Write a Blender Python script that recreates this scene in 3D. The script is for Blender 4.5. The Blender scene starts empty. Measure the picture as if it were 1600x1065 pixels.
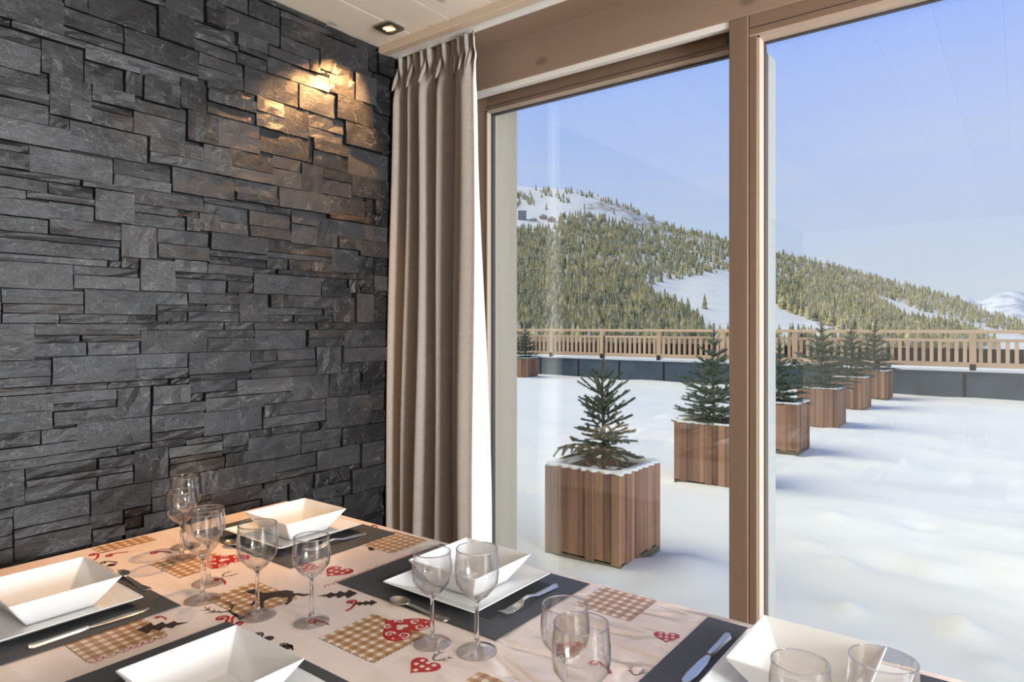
import bpy, bmesh, math, random
from mathutils import Vector, Matrix, noise
random.seed(11)
SC = bpy.context.scene
COL = SC.collection
PI = math.pi

# ------------------------------------------------------------------ camera, sky, sun, exposure
FPX, HOR, YAW = 1042.0, 510.0, math.radians(37.27)
SY, CY = math.sin(YAW), math.cos(YAW)
EYE = 1.32
cd = bpy.data.cameras.new('camera'); cam = bpy.data.objects.new('camera', cd); COL.objects.link(cam)
cd.sensor_width = 36.0; cd.lens = 36.0 * FPX / 1600.0
cd.shift_y = -(532.5 - HOR) / 1600.0
cd.clip_start = 0.05; cd.clip_end = 20000
cam.location = (0, 0, EYE); cam.rotation_euler = (PI / 2, 0, YAW)
SC.camera = cam

SC.view_settings.view_transform = 'Standard'; SC.view_settings.look = 'None'
SC.view_settings.gamma = 1.0; SC.view_settings.use_curve_mapping = False
SC.view_settings.exposure = EXPOSURE = 0.0

W = bpy.data.worlds.new('sky'); SC.world = W; W.use_nodes = True
nt = W.node_tree; nt.nodes.clear()
wo = nt.nodes.new('ShaderNodeOutputWorld'); bg = nt.nodes.new('ShaderNodeBackground')
tc = nt.nodes.new('ShaderNodeTexCoord'); sp = nt.nodes.new('ShaderNodeSeparateXYZ')
nt.links.new(tc.outputs['Generated'], sp.inputs[0])
rp = nt.nodes.new('ShaderNodeValToRGB'); nt.links.new(sp.outputs['Z'], rp.inputs[0])
el = rp.color_ramp.elements
el[0].position = 0.0; el[0].color = (.66, .745, .84, 1)
el[1].position = 0.06; el[1].color = (.64, .745, .91, 1)
for p, c in ((.16, (.58, .705, .99)), (.28, (.47, .625, 1.06)), (.44, (.295, .485, 1.16)), (.62, (.25, .37, .74)), (1.0, (.17, .26, .52))):
    e = el.new(p); e.color = (*c, 1)
mp = nt.nodes.new('ShaderNodeMapping'); mp.inputs['Scale'].default_value = (2.2, 2.2, 16)
nt.links.new(tc.outputs['Generated'], mp.inputs[0])
nz = nt.nodes.new('ShaderNodeTexNoise'); nz.inputs['Scale'].default_value = 1.6; nz.inputs['Detail'].default_value = 5
nt.links.new(mp.outputs[0], nz.inputs['Vector'])
cr = nt.nodes.new('ShaderNodeValToRGB'); nt.links.new(nz.outputs['Fac'], cr.inputs[0])
cr.color_ramp.elements[0].position = .50; cr.color_ramp.elements[0].color = (0, 0, 0, 1)
cr.color_ramp.elements[1].position = .78; cr.color_ramp.elements[1].color = (.45, .45, .45, 1)
lo = nt.nodes.new('ShaderNodeMapRange'); lo.inputs['From Min'].default_value = .05; lo.inputs['From Max'].default_value = .34
lo.inputs['To Min'].default_value = 1; lo.inputs['To Max'].default_value = .12
nt.links.new(sp.outputs['Z'], lo.inputs['Value'])
mu = nt.nodes.new('ShaderNodeMath'); mu.operation = 'MULTIPLY'
nt.links.new(cr.outputs[0], mu.inputs[0]); nt.links.new(lo.outputs[0], mu.inputs[1])
mx = nt.nodes.new('ShaderNodeMixRGB'); mx.inputs['Color2'].default_value = (.74, .80, .86, 1)
nt.links.new(mu.outputs[0], mx.inputs['Fac']); nt.links.new(rp.outputs[0], mx.inputs['Color1'])
nt.links.new(mx.outputs[0], bg.inputs['Color']); bg.inputs['Strength'].default_value = 1.0
nt.links.new(bg.outputs[0], wo.inputs[0])

def look(o, d):
    o.rotation_euler = Vector(d).to_track_quat('-Z', 'Y').to_euler()
sl = bpy.data.lights.new('sun', 'SUN'); sun = bpy.data.objects.new('sun', sl); COL.objects.link(sun)
sl.energy = 3.1; sl.color = (1.0, .93, .62); sl.angle = math.radians(46)
look(sun, (.75, .22, -.85)); sun.location = (0, 0, 30)

# added fill lights to brighten the room: right wall, and ceiling behind the camera
def area(name, loc, d, sx, sy, e, col):
    l = bpy.data.lights.new(name, 'AREA'); o = bpy.data.objects.new(name, l); COL.objects.link(o)
    l.shape = 'RECTANGLE'; l.size = sx; l.size_y = sy; l.energy = e; l.color = col
    o.location = loc; look(o, d); return o
area('right_fill_light', (4.12, .60, 1.20), (-1, .02, -.05), 1.05, 1.80, 480, (.92, .965, 1.0))
area('ceiling_fill_light', (1.9, -1.5, 2.24), (0, 0, -1), 1.1, 1.1, 14, (1.0, .95, .90))

# ------------------------------------------------------------------ materials
def mat(name, col=(.5, .5, .5), rough=.5, metal=0., spec=None, emit=None, es=0., coat=0.):
    m = bpy.data.materials.new(name); m.use_nodes = True
    b = m.node_tree.nodes['Principled BSDF']
    b.inputs['Base Color'].default_value = (*col, 1); b.inputs['Roughness'].default_value = rough
    b.inputs['Metallic'].default_value = metal
    if spec is not None: b.inputs['Specular IOR Level'].default_value = spec
    if coat: b.inputs['Coat Weight'].default_value = coat; b.inputs['Coat Roughness'].default_value = .12
    if emit: b.inputs['Emission Color'].default_value = (*emit, 1); b.inputs['Emission Strength'].default_value = es
    return m
class N:
    def __init__(s, m): s.m = m; s.t = m.node_tree; s.b = s.t.nodes['Principled BSDF']
    def new(s, typ, **k):
        n = s.t.nodes.new('ShaderNode' + typ)
        for a, v in k.items():
            if a.startswith('i_'): n.inputs[a[2:].replace('_', ' ')].default_value = v
            else: setattr(n, a, v)
        return n
    def ln(s, a, b): s.t.links.new(a, b)
    def coord(s, kind='Object', scale=(1, 1, 1), rot=(0, 0, 0)):
        if kind == 'Position': src = s.new('NewGeometry').outputs['Position']
        else: src = s.new('TexCoord').outputs[kind]
        m = s.new('Mapping'); m.inputs['Scale'].default_value = scale; m.inputs['Rotation'].default_value = rot
        s.ln(src, m.inputs[0]); return m.outputs[0]
    def noise(s, vec, scale, detail=4, rough=.55, dist=0.):
        n = s.new('TexNoise'); n.inputs['Scale'].default_value = scale; n.inputs['Detail'].default_value = detail
        n.inputs['Roughness'].default_value = rough; n.inputs['Distortion'].default_value = dist
        s.ln(vec, n.inputs['Vector']); return n.outputs['Fac']
    def ramp(s, fac, stops):
        r = s.new('ValToRGB'); e = r.color_ramp.elements
        while len(e) < len(stops): e.new(.5)
        for k, (p, c) in enumerate(stops):
            e[k].position = p; e[k].color = (*c, 1) if len(c) == 3 else c
        s.ln(fac, r.inputs[0]); return r.outputs[0]
    def mix(s, fac, a, b, typ='MIX'):
        n = s.new('MixRGB', blend_type=typ)
        for v, i in ((fac, 0), (a, 1), (b, 2)):
            if hasattr(v, 'links'): s.ln(v, n.inputs[i])
            else: n.inputs[i].default_value = v if i == 0 else (*v, 1)
        return n.outputs[0]
    def math(s, op, a, b=0.):
        n = s.new('Math', operation=op)
        for v, i in ((a, 0), (b, 1)):
            if hasattr(v, 'links'): s.ln(v, n.inputs[i])
            else: n.inputs[i].default_value = v
        return n.outputs[0]
    def color(s, o): s.ln(o, s.b.inputs['Base Color'])
    def rough(s, o): s.ln(o, s.b.inputs['Roughness'])
    def bump(s, h, strength=.3, dist=.01):
        n = s.new('Bump'); n.inputs['Strength'].default_value = strength; n.inputs['Distance'].default_value = dist
        s.ln(h, n.inputs['Height']); s.ln(n.outputs[0], s.b.inputs['Normal'])
def wood(name, a, b, axis=0, rough=.55, knots=0., grain=14., spec=.3, face='z'):
    m = mat(name, a, rough, spec=spec); n = N(m)
    sc = [grain, grain, grain]; sc[axis] = grain * .06
    v = n.coord('Object', sc)
    f = n.noise(v, 1.0, 5, .6, .6)
    c = n.ramp(f, [(.3, a), (.7, b)])
    r = n.new('ObjectInfo').outputs['Random']
    c = n.mix(.5, c, n.ramp(r, [(0, tuple(.80 * x for x in a)), (1, tuple(min(1, 1.15 * x) for x in b))]))
    if knots:
        sc2 = [1, 1, 1]; sc2[axis] = .55
        vo = n.new('TexVoronoi', voronoi_dimensions='2D'); vo.inputs['Scale'].default_value = knots
        n.ln(n.coord('Object', sc2, (-PI / 2, 0, 0) if face == 'y' else (0, 0, 0)), vo.inputs['Vector'])
        k = n.ramp(vo.outputs['Distance'], [(.035, (1, 1, 1)), (.075, (0, 0, 0))])
        c = n.mix(n.math('MULTIPLY', k, .55), c, tuple(.35 * x for x in a))
    n.color(c); n.bump(f, .12, .004)
    return m
M = {}
# slate
m = M['slate'] = mat('slate', (.05, .05, .055), .5, spec=.27); n = N(m)
v = n.coord('Position', (1, .55, 1))
f1 = n.noise(v, 9, 8, .65, .8); f2 = n.noise(n.coord('Position', (1, 1, 2.2)), 34, 7, .7, 1.5)
rnd = n.new('ObjectInfo').outputs['Random']
c = n.ramp(f1, [(.3, (.008, .008, .009)), (.52, (.016, .0163, .018)), (.75, (.042, .043, .046))])
c = n.mix(.55, c, n.ramp(rnd, [(0, (.008, .0078, .008)), (.5, (.017, .0172, .019)), (1, (.044, .044, .047))]))
rust = n.ramp(n.noise(v, 3.1, 5, .6), [(.60, (0, 0, 0)), (.72, (1, 1, 1))])
c = n.mix(n.math('MULTIPLY', rust, .38), c, (.075, .052, .036))
vein = n.ramp(n.noise(n.coord('Position', (1, .8, 1)), 6, 3, .5, 3.0), [(.492, (0, 0, 0)), (.5, (1, 1, 1)), (.508, (0, 0, 0))])
c = n.mix(n.math('MULTIPLY', vein, .22), c, (.30, .29, .28))
n.color(c); n.rough(n.ramp(f2, [(.3, (.23,) * 3), (.7, (.42,) * 3)]))
f3 = n.noise(n.coord('Position', (1, .7, 1.6)), 120, 5, .7, .5)
n.bump(n.math('ADD', n.math('ADD', n.math('MULTIPLY', f1, 1.3), f2), n.math('MULTIPLY', f3, .12)), .24, .010)
M['slate_gap'] = mat('slate_gap', (.012, .012, .013), .9)
M['ceiling'] = wood('ceiling_pine', (.66, .58, .49), (.78, .71, .62), 1, .6, 5.0, 9)
M['beam'] = wood('beam_pine', (.265, .182, .13), (.33, .235, .17), 0, .55, 4.2, 10, .3, 'y')
M['fascia'] = wood('fascia_pine', (.50, .39, .29), (.58, .47, .36), 0, .5, 0, 10)
M['frame'] = wood('frame_oak', (.168, .108, .073), (.212, .14, .096), 2, .45, 0, 30)
M['frame_x'] = wood('frame_oak_rail', (.168, .108, .073), (.212, .14, .096), 0, .45, 0, 30)
M['bead'] = wood('pale_bead', (.36, .28, .22), (.44, .35, .28), 2, .45, 0, 20)
M['reveal'] = wood('reveal_larch', (.72, .62, .47), (.84, .75, .60), 2, .6, 0, 12)
M['gasket'] = mat('gasket', (.045, .048, .052), .5)
M['alu'] = mat('aluminium_cover', (.66, .68, .65), .4)
M['white'] = mat('white_track', (.78, .76, .72), .4)
M['plaster'] = mat('plaster', (.72, .68, .62), .9)
M['floor'] = wood('floor_oak', (.28, .19, .12), (.38, .27, .17), 0, .4, 0, 8)
M['roof'] = mat('roof_timber', (.30, .22, .16), .8)
M['steel'] = mat('cutlery_steel', (.76, .73, .67), .30, 1.)
M['brushed'] = mat('brushed_steel', (.42, .40, .38), .35, 1.)
M['bulb'] = mat('bulb_glow', (1, .7, .4), .4, emit=(1.0, .58, .26), es=2.6)
M['reflector'] = mat('lamp_reflector', (.75, .60, .45), .2, 1.)
M['porcelain'] = mat('porcelain', (.80, .81, .81), .16, spec=.5)
# glass
def clear(name, ior=1.45, tint=(1, 1, 1)):
    m = bpy.data.materials.new(name); m.use_nodes = True; t = m.node_tree; t.nodes.clear()
    o = t.nodes.new('ShaderNodeOutputMaterial'); g = t.nodes.new('ShaderNodeBsdfGlass')
    g.inputs['IOR'].default_value = ior; g.inputs['Roughness'].default_value = 0; g.inputs['Color'].default_value = (*tint, 1)
    t.links.new(g.outputs[0], o.inputs[0]); return m
M['crystal'] = clear('wine_glass', 1.46, (.985, .985, .985))
def pane_mat(name='window_glass', tint=(.985, .99, .985), ior=1.5, pw=5.):
    m = bpy.data.materials.new(name); m.use_nodes = True; t = m.node_tree; t.nodes.clear()
    o = t.nodes.new('ShaderNodeOutputMaterial'); tr = t.nodes.new('ShaderNodeBsdfTransparent'); gl = t.nodes.new('ShaderNodeBsdfGlossy')
    tr.inputs['Color'].default_value = (*tint, 1); gl.inputs['Roughness'].default_value = 0
    lw = t.nodes.new('ShaderNodeLayerWeight'); lw.inputs['Blend'].default_value = .5
    pw_ = t.nodes.new('ShaderNodeMath'); pw_.operation = 'POWER'; pw_.inputs[1].default_value = pw; t.links.new(lw.outputs['Facing'], pw_.inputs[0])
    f0 = ((ior - 1) / (ior + 1)) ** 2
    fr = t.nodes.new('ShaderNodeMath'); fr.operation = 'MULTIPLY_ADD'; fr.inputs[1].default_value = 1 - f0; fr.inputs[2].default_value = f0; t.links.new(pw_.outputs[0], fr.inputs[0])
    mi = t.nodes.new('ShaderNodeMixShader')
    t.links.new(fr.outputs[0], mi.inputs[0]); t.links.new(tr.outputs[0], mi.inputs[1]); t.links.new(gl.outputs[0], mi.inputs[2])
    t.links.new(mi.outputs[0], o.inputs[0]); return m
M['pane'] = pane_mat()
M['thin_crystal'] = pane_mat('thin_crystal', (.97, .97, .972), 1.75, 3.2)
# fabrics
def fabric(name, a, b, rough=.85, sc=420, sheen=0.):
    m = mat(name, a, rough, spec=.15); n = N(m)
    w1 = n.noise(n.coord('Object', (sc, sc, sc * .08)), 1, 2); w2 = n.noise(n.coord('Object', (sc * .1, sc * .1, sc)), 1, 2)
    h = n.math('ADD', w1, w2); n.color(n.ramp(n.math('MULTIPLY', h, .5), [(.35, a), (.65, b)])); n.bump(h, .15, .002)
    return m
M['curtain'] = fabric('curtain_cloth', (.27, .232, .20), (.34, .295, .258))
M['lining'] = fabric('curtain_lining', (.66, .63, .57), (.72, .69, .63))
m = M['cloth'] = mat('oilcloth', (.80, .63, .53), .24, spec=.5); n = N(m)
n.color(n.ramp(n.noise(n.coord('Object'), 14, 3), [(.3, (.885, .755, .675)), (.7, (.905, .785, .71))]))
sx_ = n.new('SeparateXYZ'); n.ln(n.coord('Object'), sx_.inputs[0])
wm = n.new('MapRange'); wm.inputs['From Min'].default_value = -.85; wm.inputs['From Max'].default_value = -.45; n.ln(sx_.outputs['X'], wm.inputs['Value'])
wm.inputs['To Min'].default_value = .10
n.bump(n.math('MULTIPLY', n.noise(n.coord('Object', (2.0, 5.5, 1), (0, 0, .35)), 2.6, 1.5, .4, 1.6), wm.outputs[0]), .8, .03)
m = M['gingham'] = mat('gingham_print', (.5, .33, .18), .32); n = N(m)
sx = n.new('SeparateXYZ'); n.ln(n.coord('UV'), sx.inputs[0])
def stripes(o): return n.math('GREATER_THAN', n.math('FRACT', o), .46)
sm = n.math('ADD', stripes(sx.outputs['X']), stripes(sx.outputs['Y']))
n.color(n.ramp(n.math('MULTIPLY', sm, .5), [(.2, (.86, .74, .62)), (.45, (.56, .35, .19)), (.8, (.40, .215, .10))]))
n.t.nodes[-1].color_ramp.interpolation = 'CONSTANT' if hasattr(n.t.nodes[-1], 'color_ramp') else None
for nd in n.t.nodes:
    if nd.type == 'VALTORGB': nd.color_ramp.interpolation = 'CONSTANT'
M['red'] = mat('red_print', (.50, .025, .025), .32)
M['cream'] = mat('cream_print', (.84, .70, .60), .32)
M['brown'] = mat('brown_print', (.050, .030, .022), .32)
def weave(name, a, b):
    m = mat(name, a, .5, spec=.35); n = N(m)
    v = n.coord('Object', (1, 1, 1)); ck = n.new('TexChecker'); ck.inputs['Scale'].default_value = 420
    n.ln(v, ck.inputs['Vector']); ck.inputs['Color1'].default_value = (*a, 1); ck.inputs['Color2'].default_value = (*b, 1)
    n.color(ck.outputs['Color']); n.bump(ck.outputs['Fac'], .25, .001); return m
M['mat_border'] = weave('mat_border', (.050, .053, .058), (.095, .10, .107))
M['mat_field'] = weave('mat_field', (.024, .024, .026), (.040, .040, .043))
# outdoors
m = M['snow'] = mat('snow', (.90, .90, .885), .75, spec=.2); n = N(m)
n.bump(n.noise(n.coord('Object'), 60, 4), .15, .01)
M['snow_cap'] = mat('snow_cap', (.90, .90, .885), .75, spec=.2)
M['planter'] = wood('planter_larch', (.15, .07, .042), (.46, .26, .165), 2, .6, 0, 16)
M['plinth'] = wood('mossy_plinth', (.10, .10, .06), (.20, .17, .11), 0, .8, 0, 10)
M['soil'] = mat('soil', (.16, .12, .09), .95)
M['rail'] = wood('railing_larch', (.60, .39, .23), (.74, .52, .33), 0, .6, 0, 6)
M['black'] = mat('black_metal', (.012, .012, .014), .5)
m = M['slab'] = mat('parapet_sheet', (.05, .075, .095), .45); n = N(m)
n.color(n.ramp(n.noise(n.coord('Object'), 3, 6), [(.3, (.045, .068, .085)), (.7, (.085, .12, .145))]))
M['bark'] = mat('bark', (.16, .115, .075), .9)
m = M['needle'] = mat('spruce_needle', (.05, .09, .05), .6); n = N(m)
f = n.noise(n.coord('Object'), 22, 4)
c = n.ramp(f, [(.3, (.075, .115, .075)), (.60, (.17, .20, .125)), (.72, (.24, .27, .19))])
n.color(c)
m = M['hill'] = mat('hill_snow', (.88, .88, .87), .9, spec=.1); n = N(m)
at = n.new('VertexColor', layer_name='scrub')
f = n.noise(n.coord('Object'), .05, 6, .75)
fac = n.math('MULTIPLY', at.outputs['Color'], n.ramp(f, [(.42, (0, 0, 0)), (.60, (1, 1, 1))]))
n.color(n.mix(fac, (.90, .89, .87), (.34, .27, .18)))
m = M['forest'] = mat('hill_spruce', (.2, .2, .1), .9, spec=.05); n = N(m)
f = n.noise(n.coord('Position'), .06, 6, .8); g = n.noise(n.coord('Position'), .45, 3, .7)
c = n.ramp(f, [(.34, (.055, .075, .04)), (.5, (.42, .375, .165)), (.66, (.88, .69, .32))])
c = n.mix(n.ramp(g, [(.50, (0, 0, 0)), (.66, (.6, .6, .6))]), c, (.82, .84, .86))
n.color(c)
M['peak'] = mat('peak_snow', (.86, .88, .92), .9, spec=.1)
n = N(M['peak']); n.color(n.ramp(n.noise(n.coord('Object'), .004, 6, .7), [(.40, (.50, .54, .62)), (.55, (.88, .89, .92))]))
M['block'] = mat('concrete_block', (.42, .40, .40), .8)
M['chalet'] = mat('chalet_timber', (.66, .47, .34), .8)
M['roofing'] = mat('chalet_roof', (.62, .48, .40), .8)
M['dark_glass'] = mat('dark_window', (.05, .06, .08), .2)

# ------------------------------------------------------------------ helpers
def link(name, me, m, parent=None, smooth=False):
    o = bpy.data.objects.new(name, me); COL.objects.link(o)
    if m is not None and not me.materials: me.materials.append(M[m] if isinstance(m, str) else m)
    if smooth: me.polygons.foreach_set('use_smooth', [True] * len(me.polygons))
    if parent: o.parent = parent
    return o
def pyd(name, v, f, m, parent=None, smooth=False):
    me = bpy.data.meshes.new(name); me.from_pydata(v, [], f); me.update()
    return link(name, me, m, parent, smooth)
def tag(o, label=None, cat=None, group=None, kind=None):
    for k, v in (('label', label), ('category', cat), ('group', group), ('kind', kind)):
        if v: o[k] = v
    return o
def empty(name, loc=(0, 0, 0), rz=0):
    o = bpy.data.objects.new(name, None); COL.objects.link(o); o.location = loc; o.rotation_euler = (0, 0, rz)
    o.empty_display_size = .05; return o
def boxes(name, bs, m, parent=None, bevel=0.):
    bm = bmesh.new()
    for (x0, x1, y0, y1, z0, z1) in bs:
        r = bmesh.ops.create_cube(bm, size=1)
        bmesh.ops.transform(bm, matrix=Matrix.Translation(((x0 + x1) / 2, (y0 + y1) / 2, (z0 + z1) / 2)) @ Matrix.Diagonal((x1 - x0, y1 - y0, z1 - z0, 1)), verts=r['verts'])
    if bevel: bmesh.ops.bevel(bm, geom=list(bm.edges), offset=bevel, segments=1, affect='EDGES')
    me = bpy.data.meshes.new(name); bm.to_mesh(me); bm.free()
    return link(name, me, m, parent)
def box(name, b, m, parent=None, bevel=0.): return boxes(name, [b], m, parent, bevel)
def struct(o): o['kind'] = 'structure'; return o
def copy_tree(o, parent=None):
    c = o.copy(); COL.objects.link(c); c.parent = parent
    for ch in list(o.children): copy_tree(ch, c)
    return c
def lathe(prof, seg=40):
    v, f = [], []
    for (r, z) in prof:
        for k in range(seg):
            a = 2 * PI * k / seg; v.append((r * math.cos(a), r * math.sin(a), z))
    for i in range(len(prof) - 1):
        for k in range(seg):
            k2 = (k + 1) % seg
            f.append((i * seg + k, i * seg + k2, (i + 1) * seg + k2, (i + 1) * seg + k))
    return v, f
def ring_sq(h, z, r=.004, n=3):
    """rounded square ring of half width h"""
    pts = []
    for q, (sx_, sy_) in enumerate(((1, 1), (-1, 1), (-1, -1), (1, -1))):
        for k in range(n + 1):
            a = q * PI / 2 + k * PI / 2 / n
            pts.append((sx_ * (h - r) + r * math.cos(a), sy_ * (h - r) + r * math.sin(a), z))
    return pts
def loft(rings, cap0=True, cap1=True):
    v, f = [], []; n = len(rings[0])
    for r in rings: v += r
    for i in range(len(rings) - 1):
        for k in range(n):
            k2 = (k + 1) % n; f.append((i * n + k, i * n + k2, (i + 1) * n + k2, (i + 1) * n + k))
    if cap0: f.append(tuple(reversed(range(n))))
    if cap1: f.append(tuple(range((len(rings) - 1) * n, len(rings) * n)))
    return v, f

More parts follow.
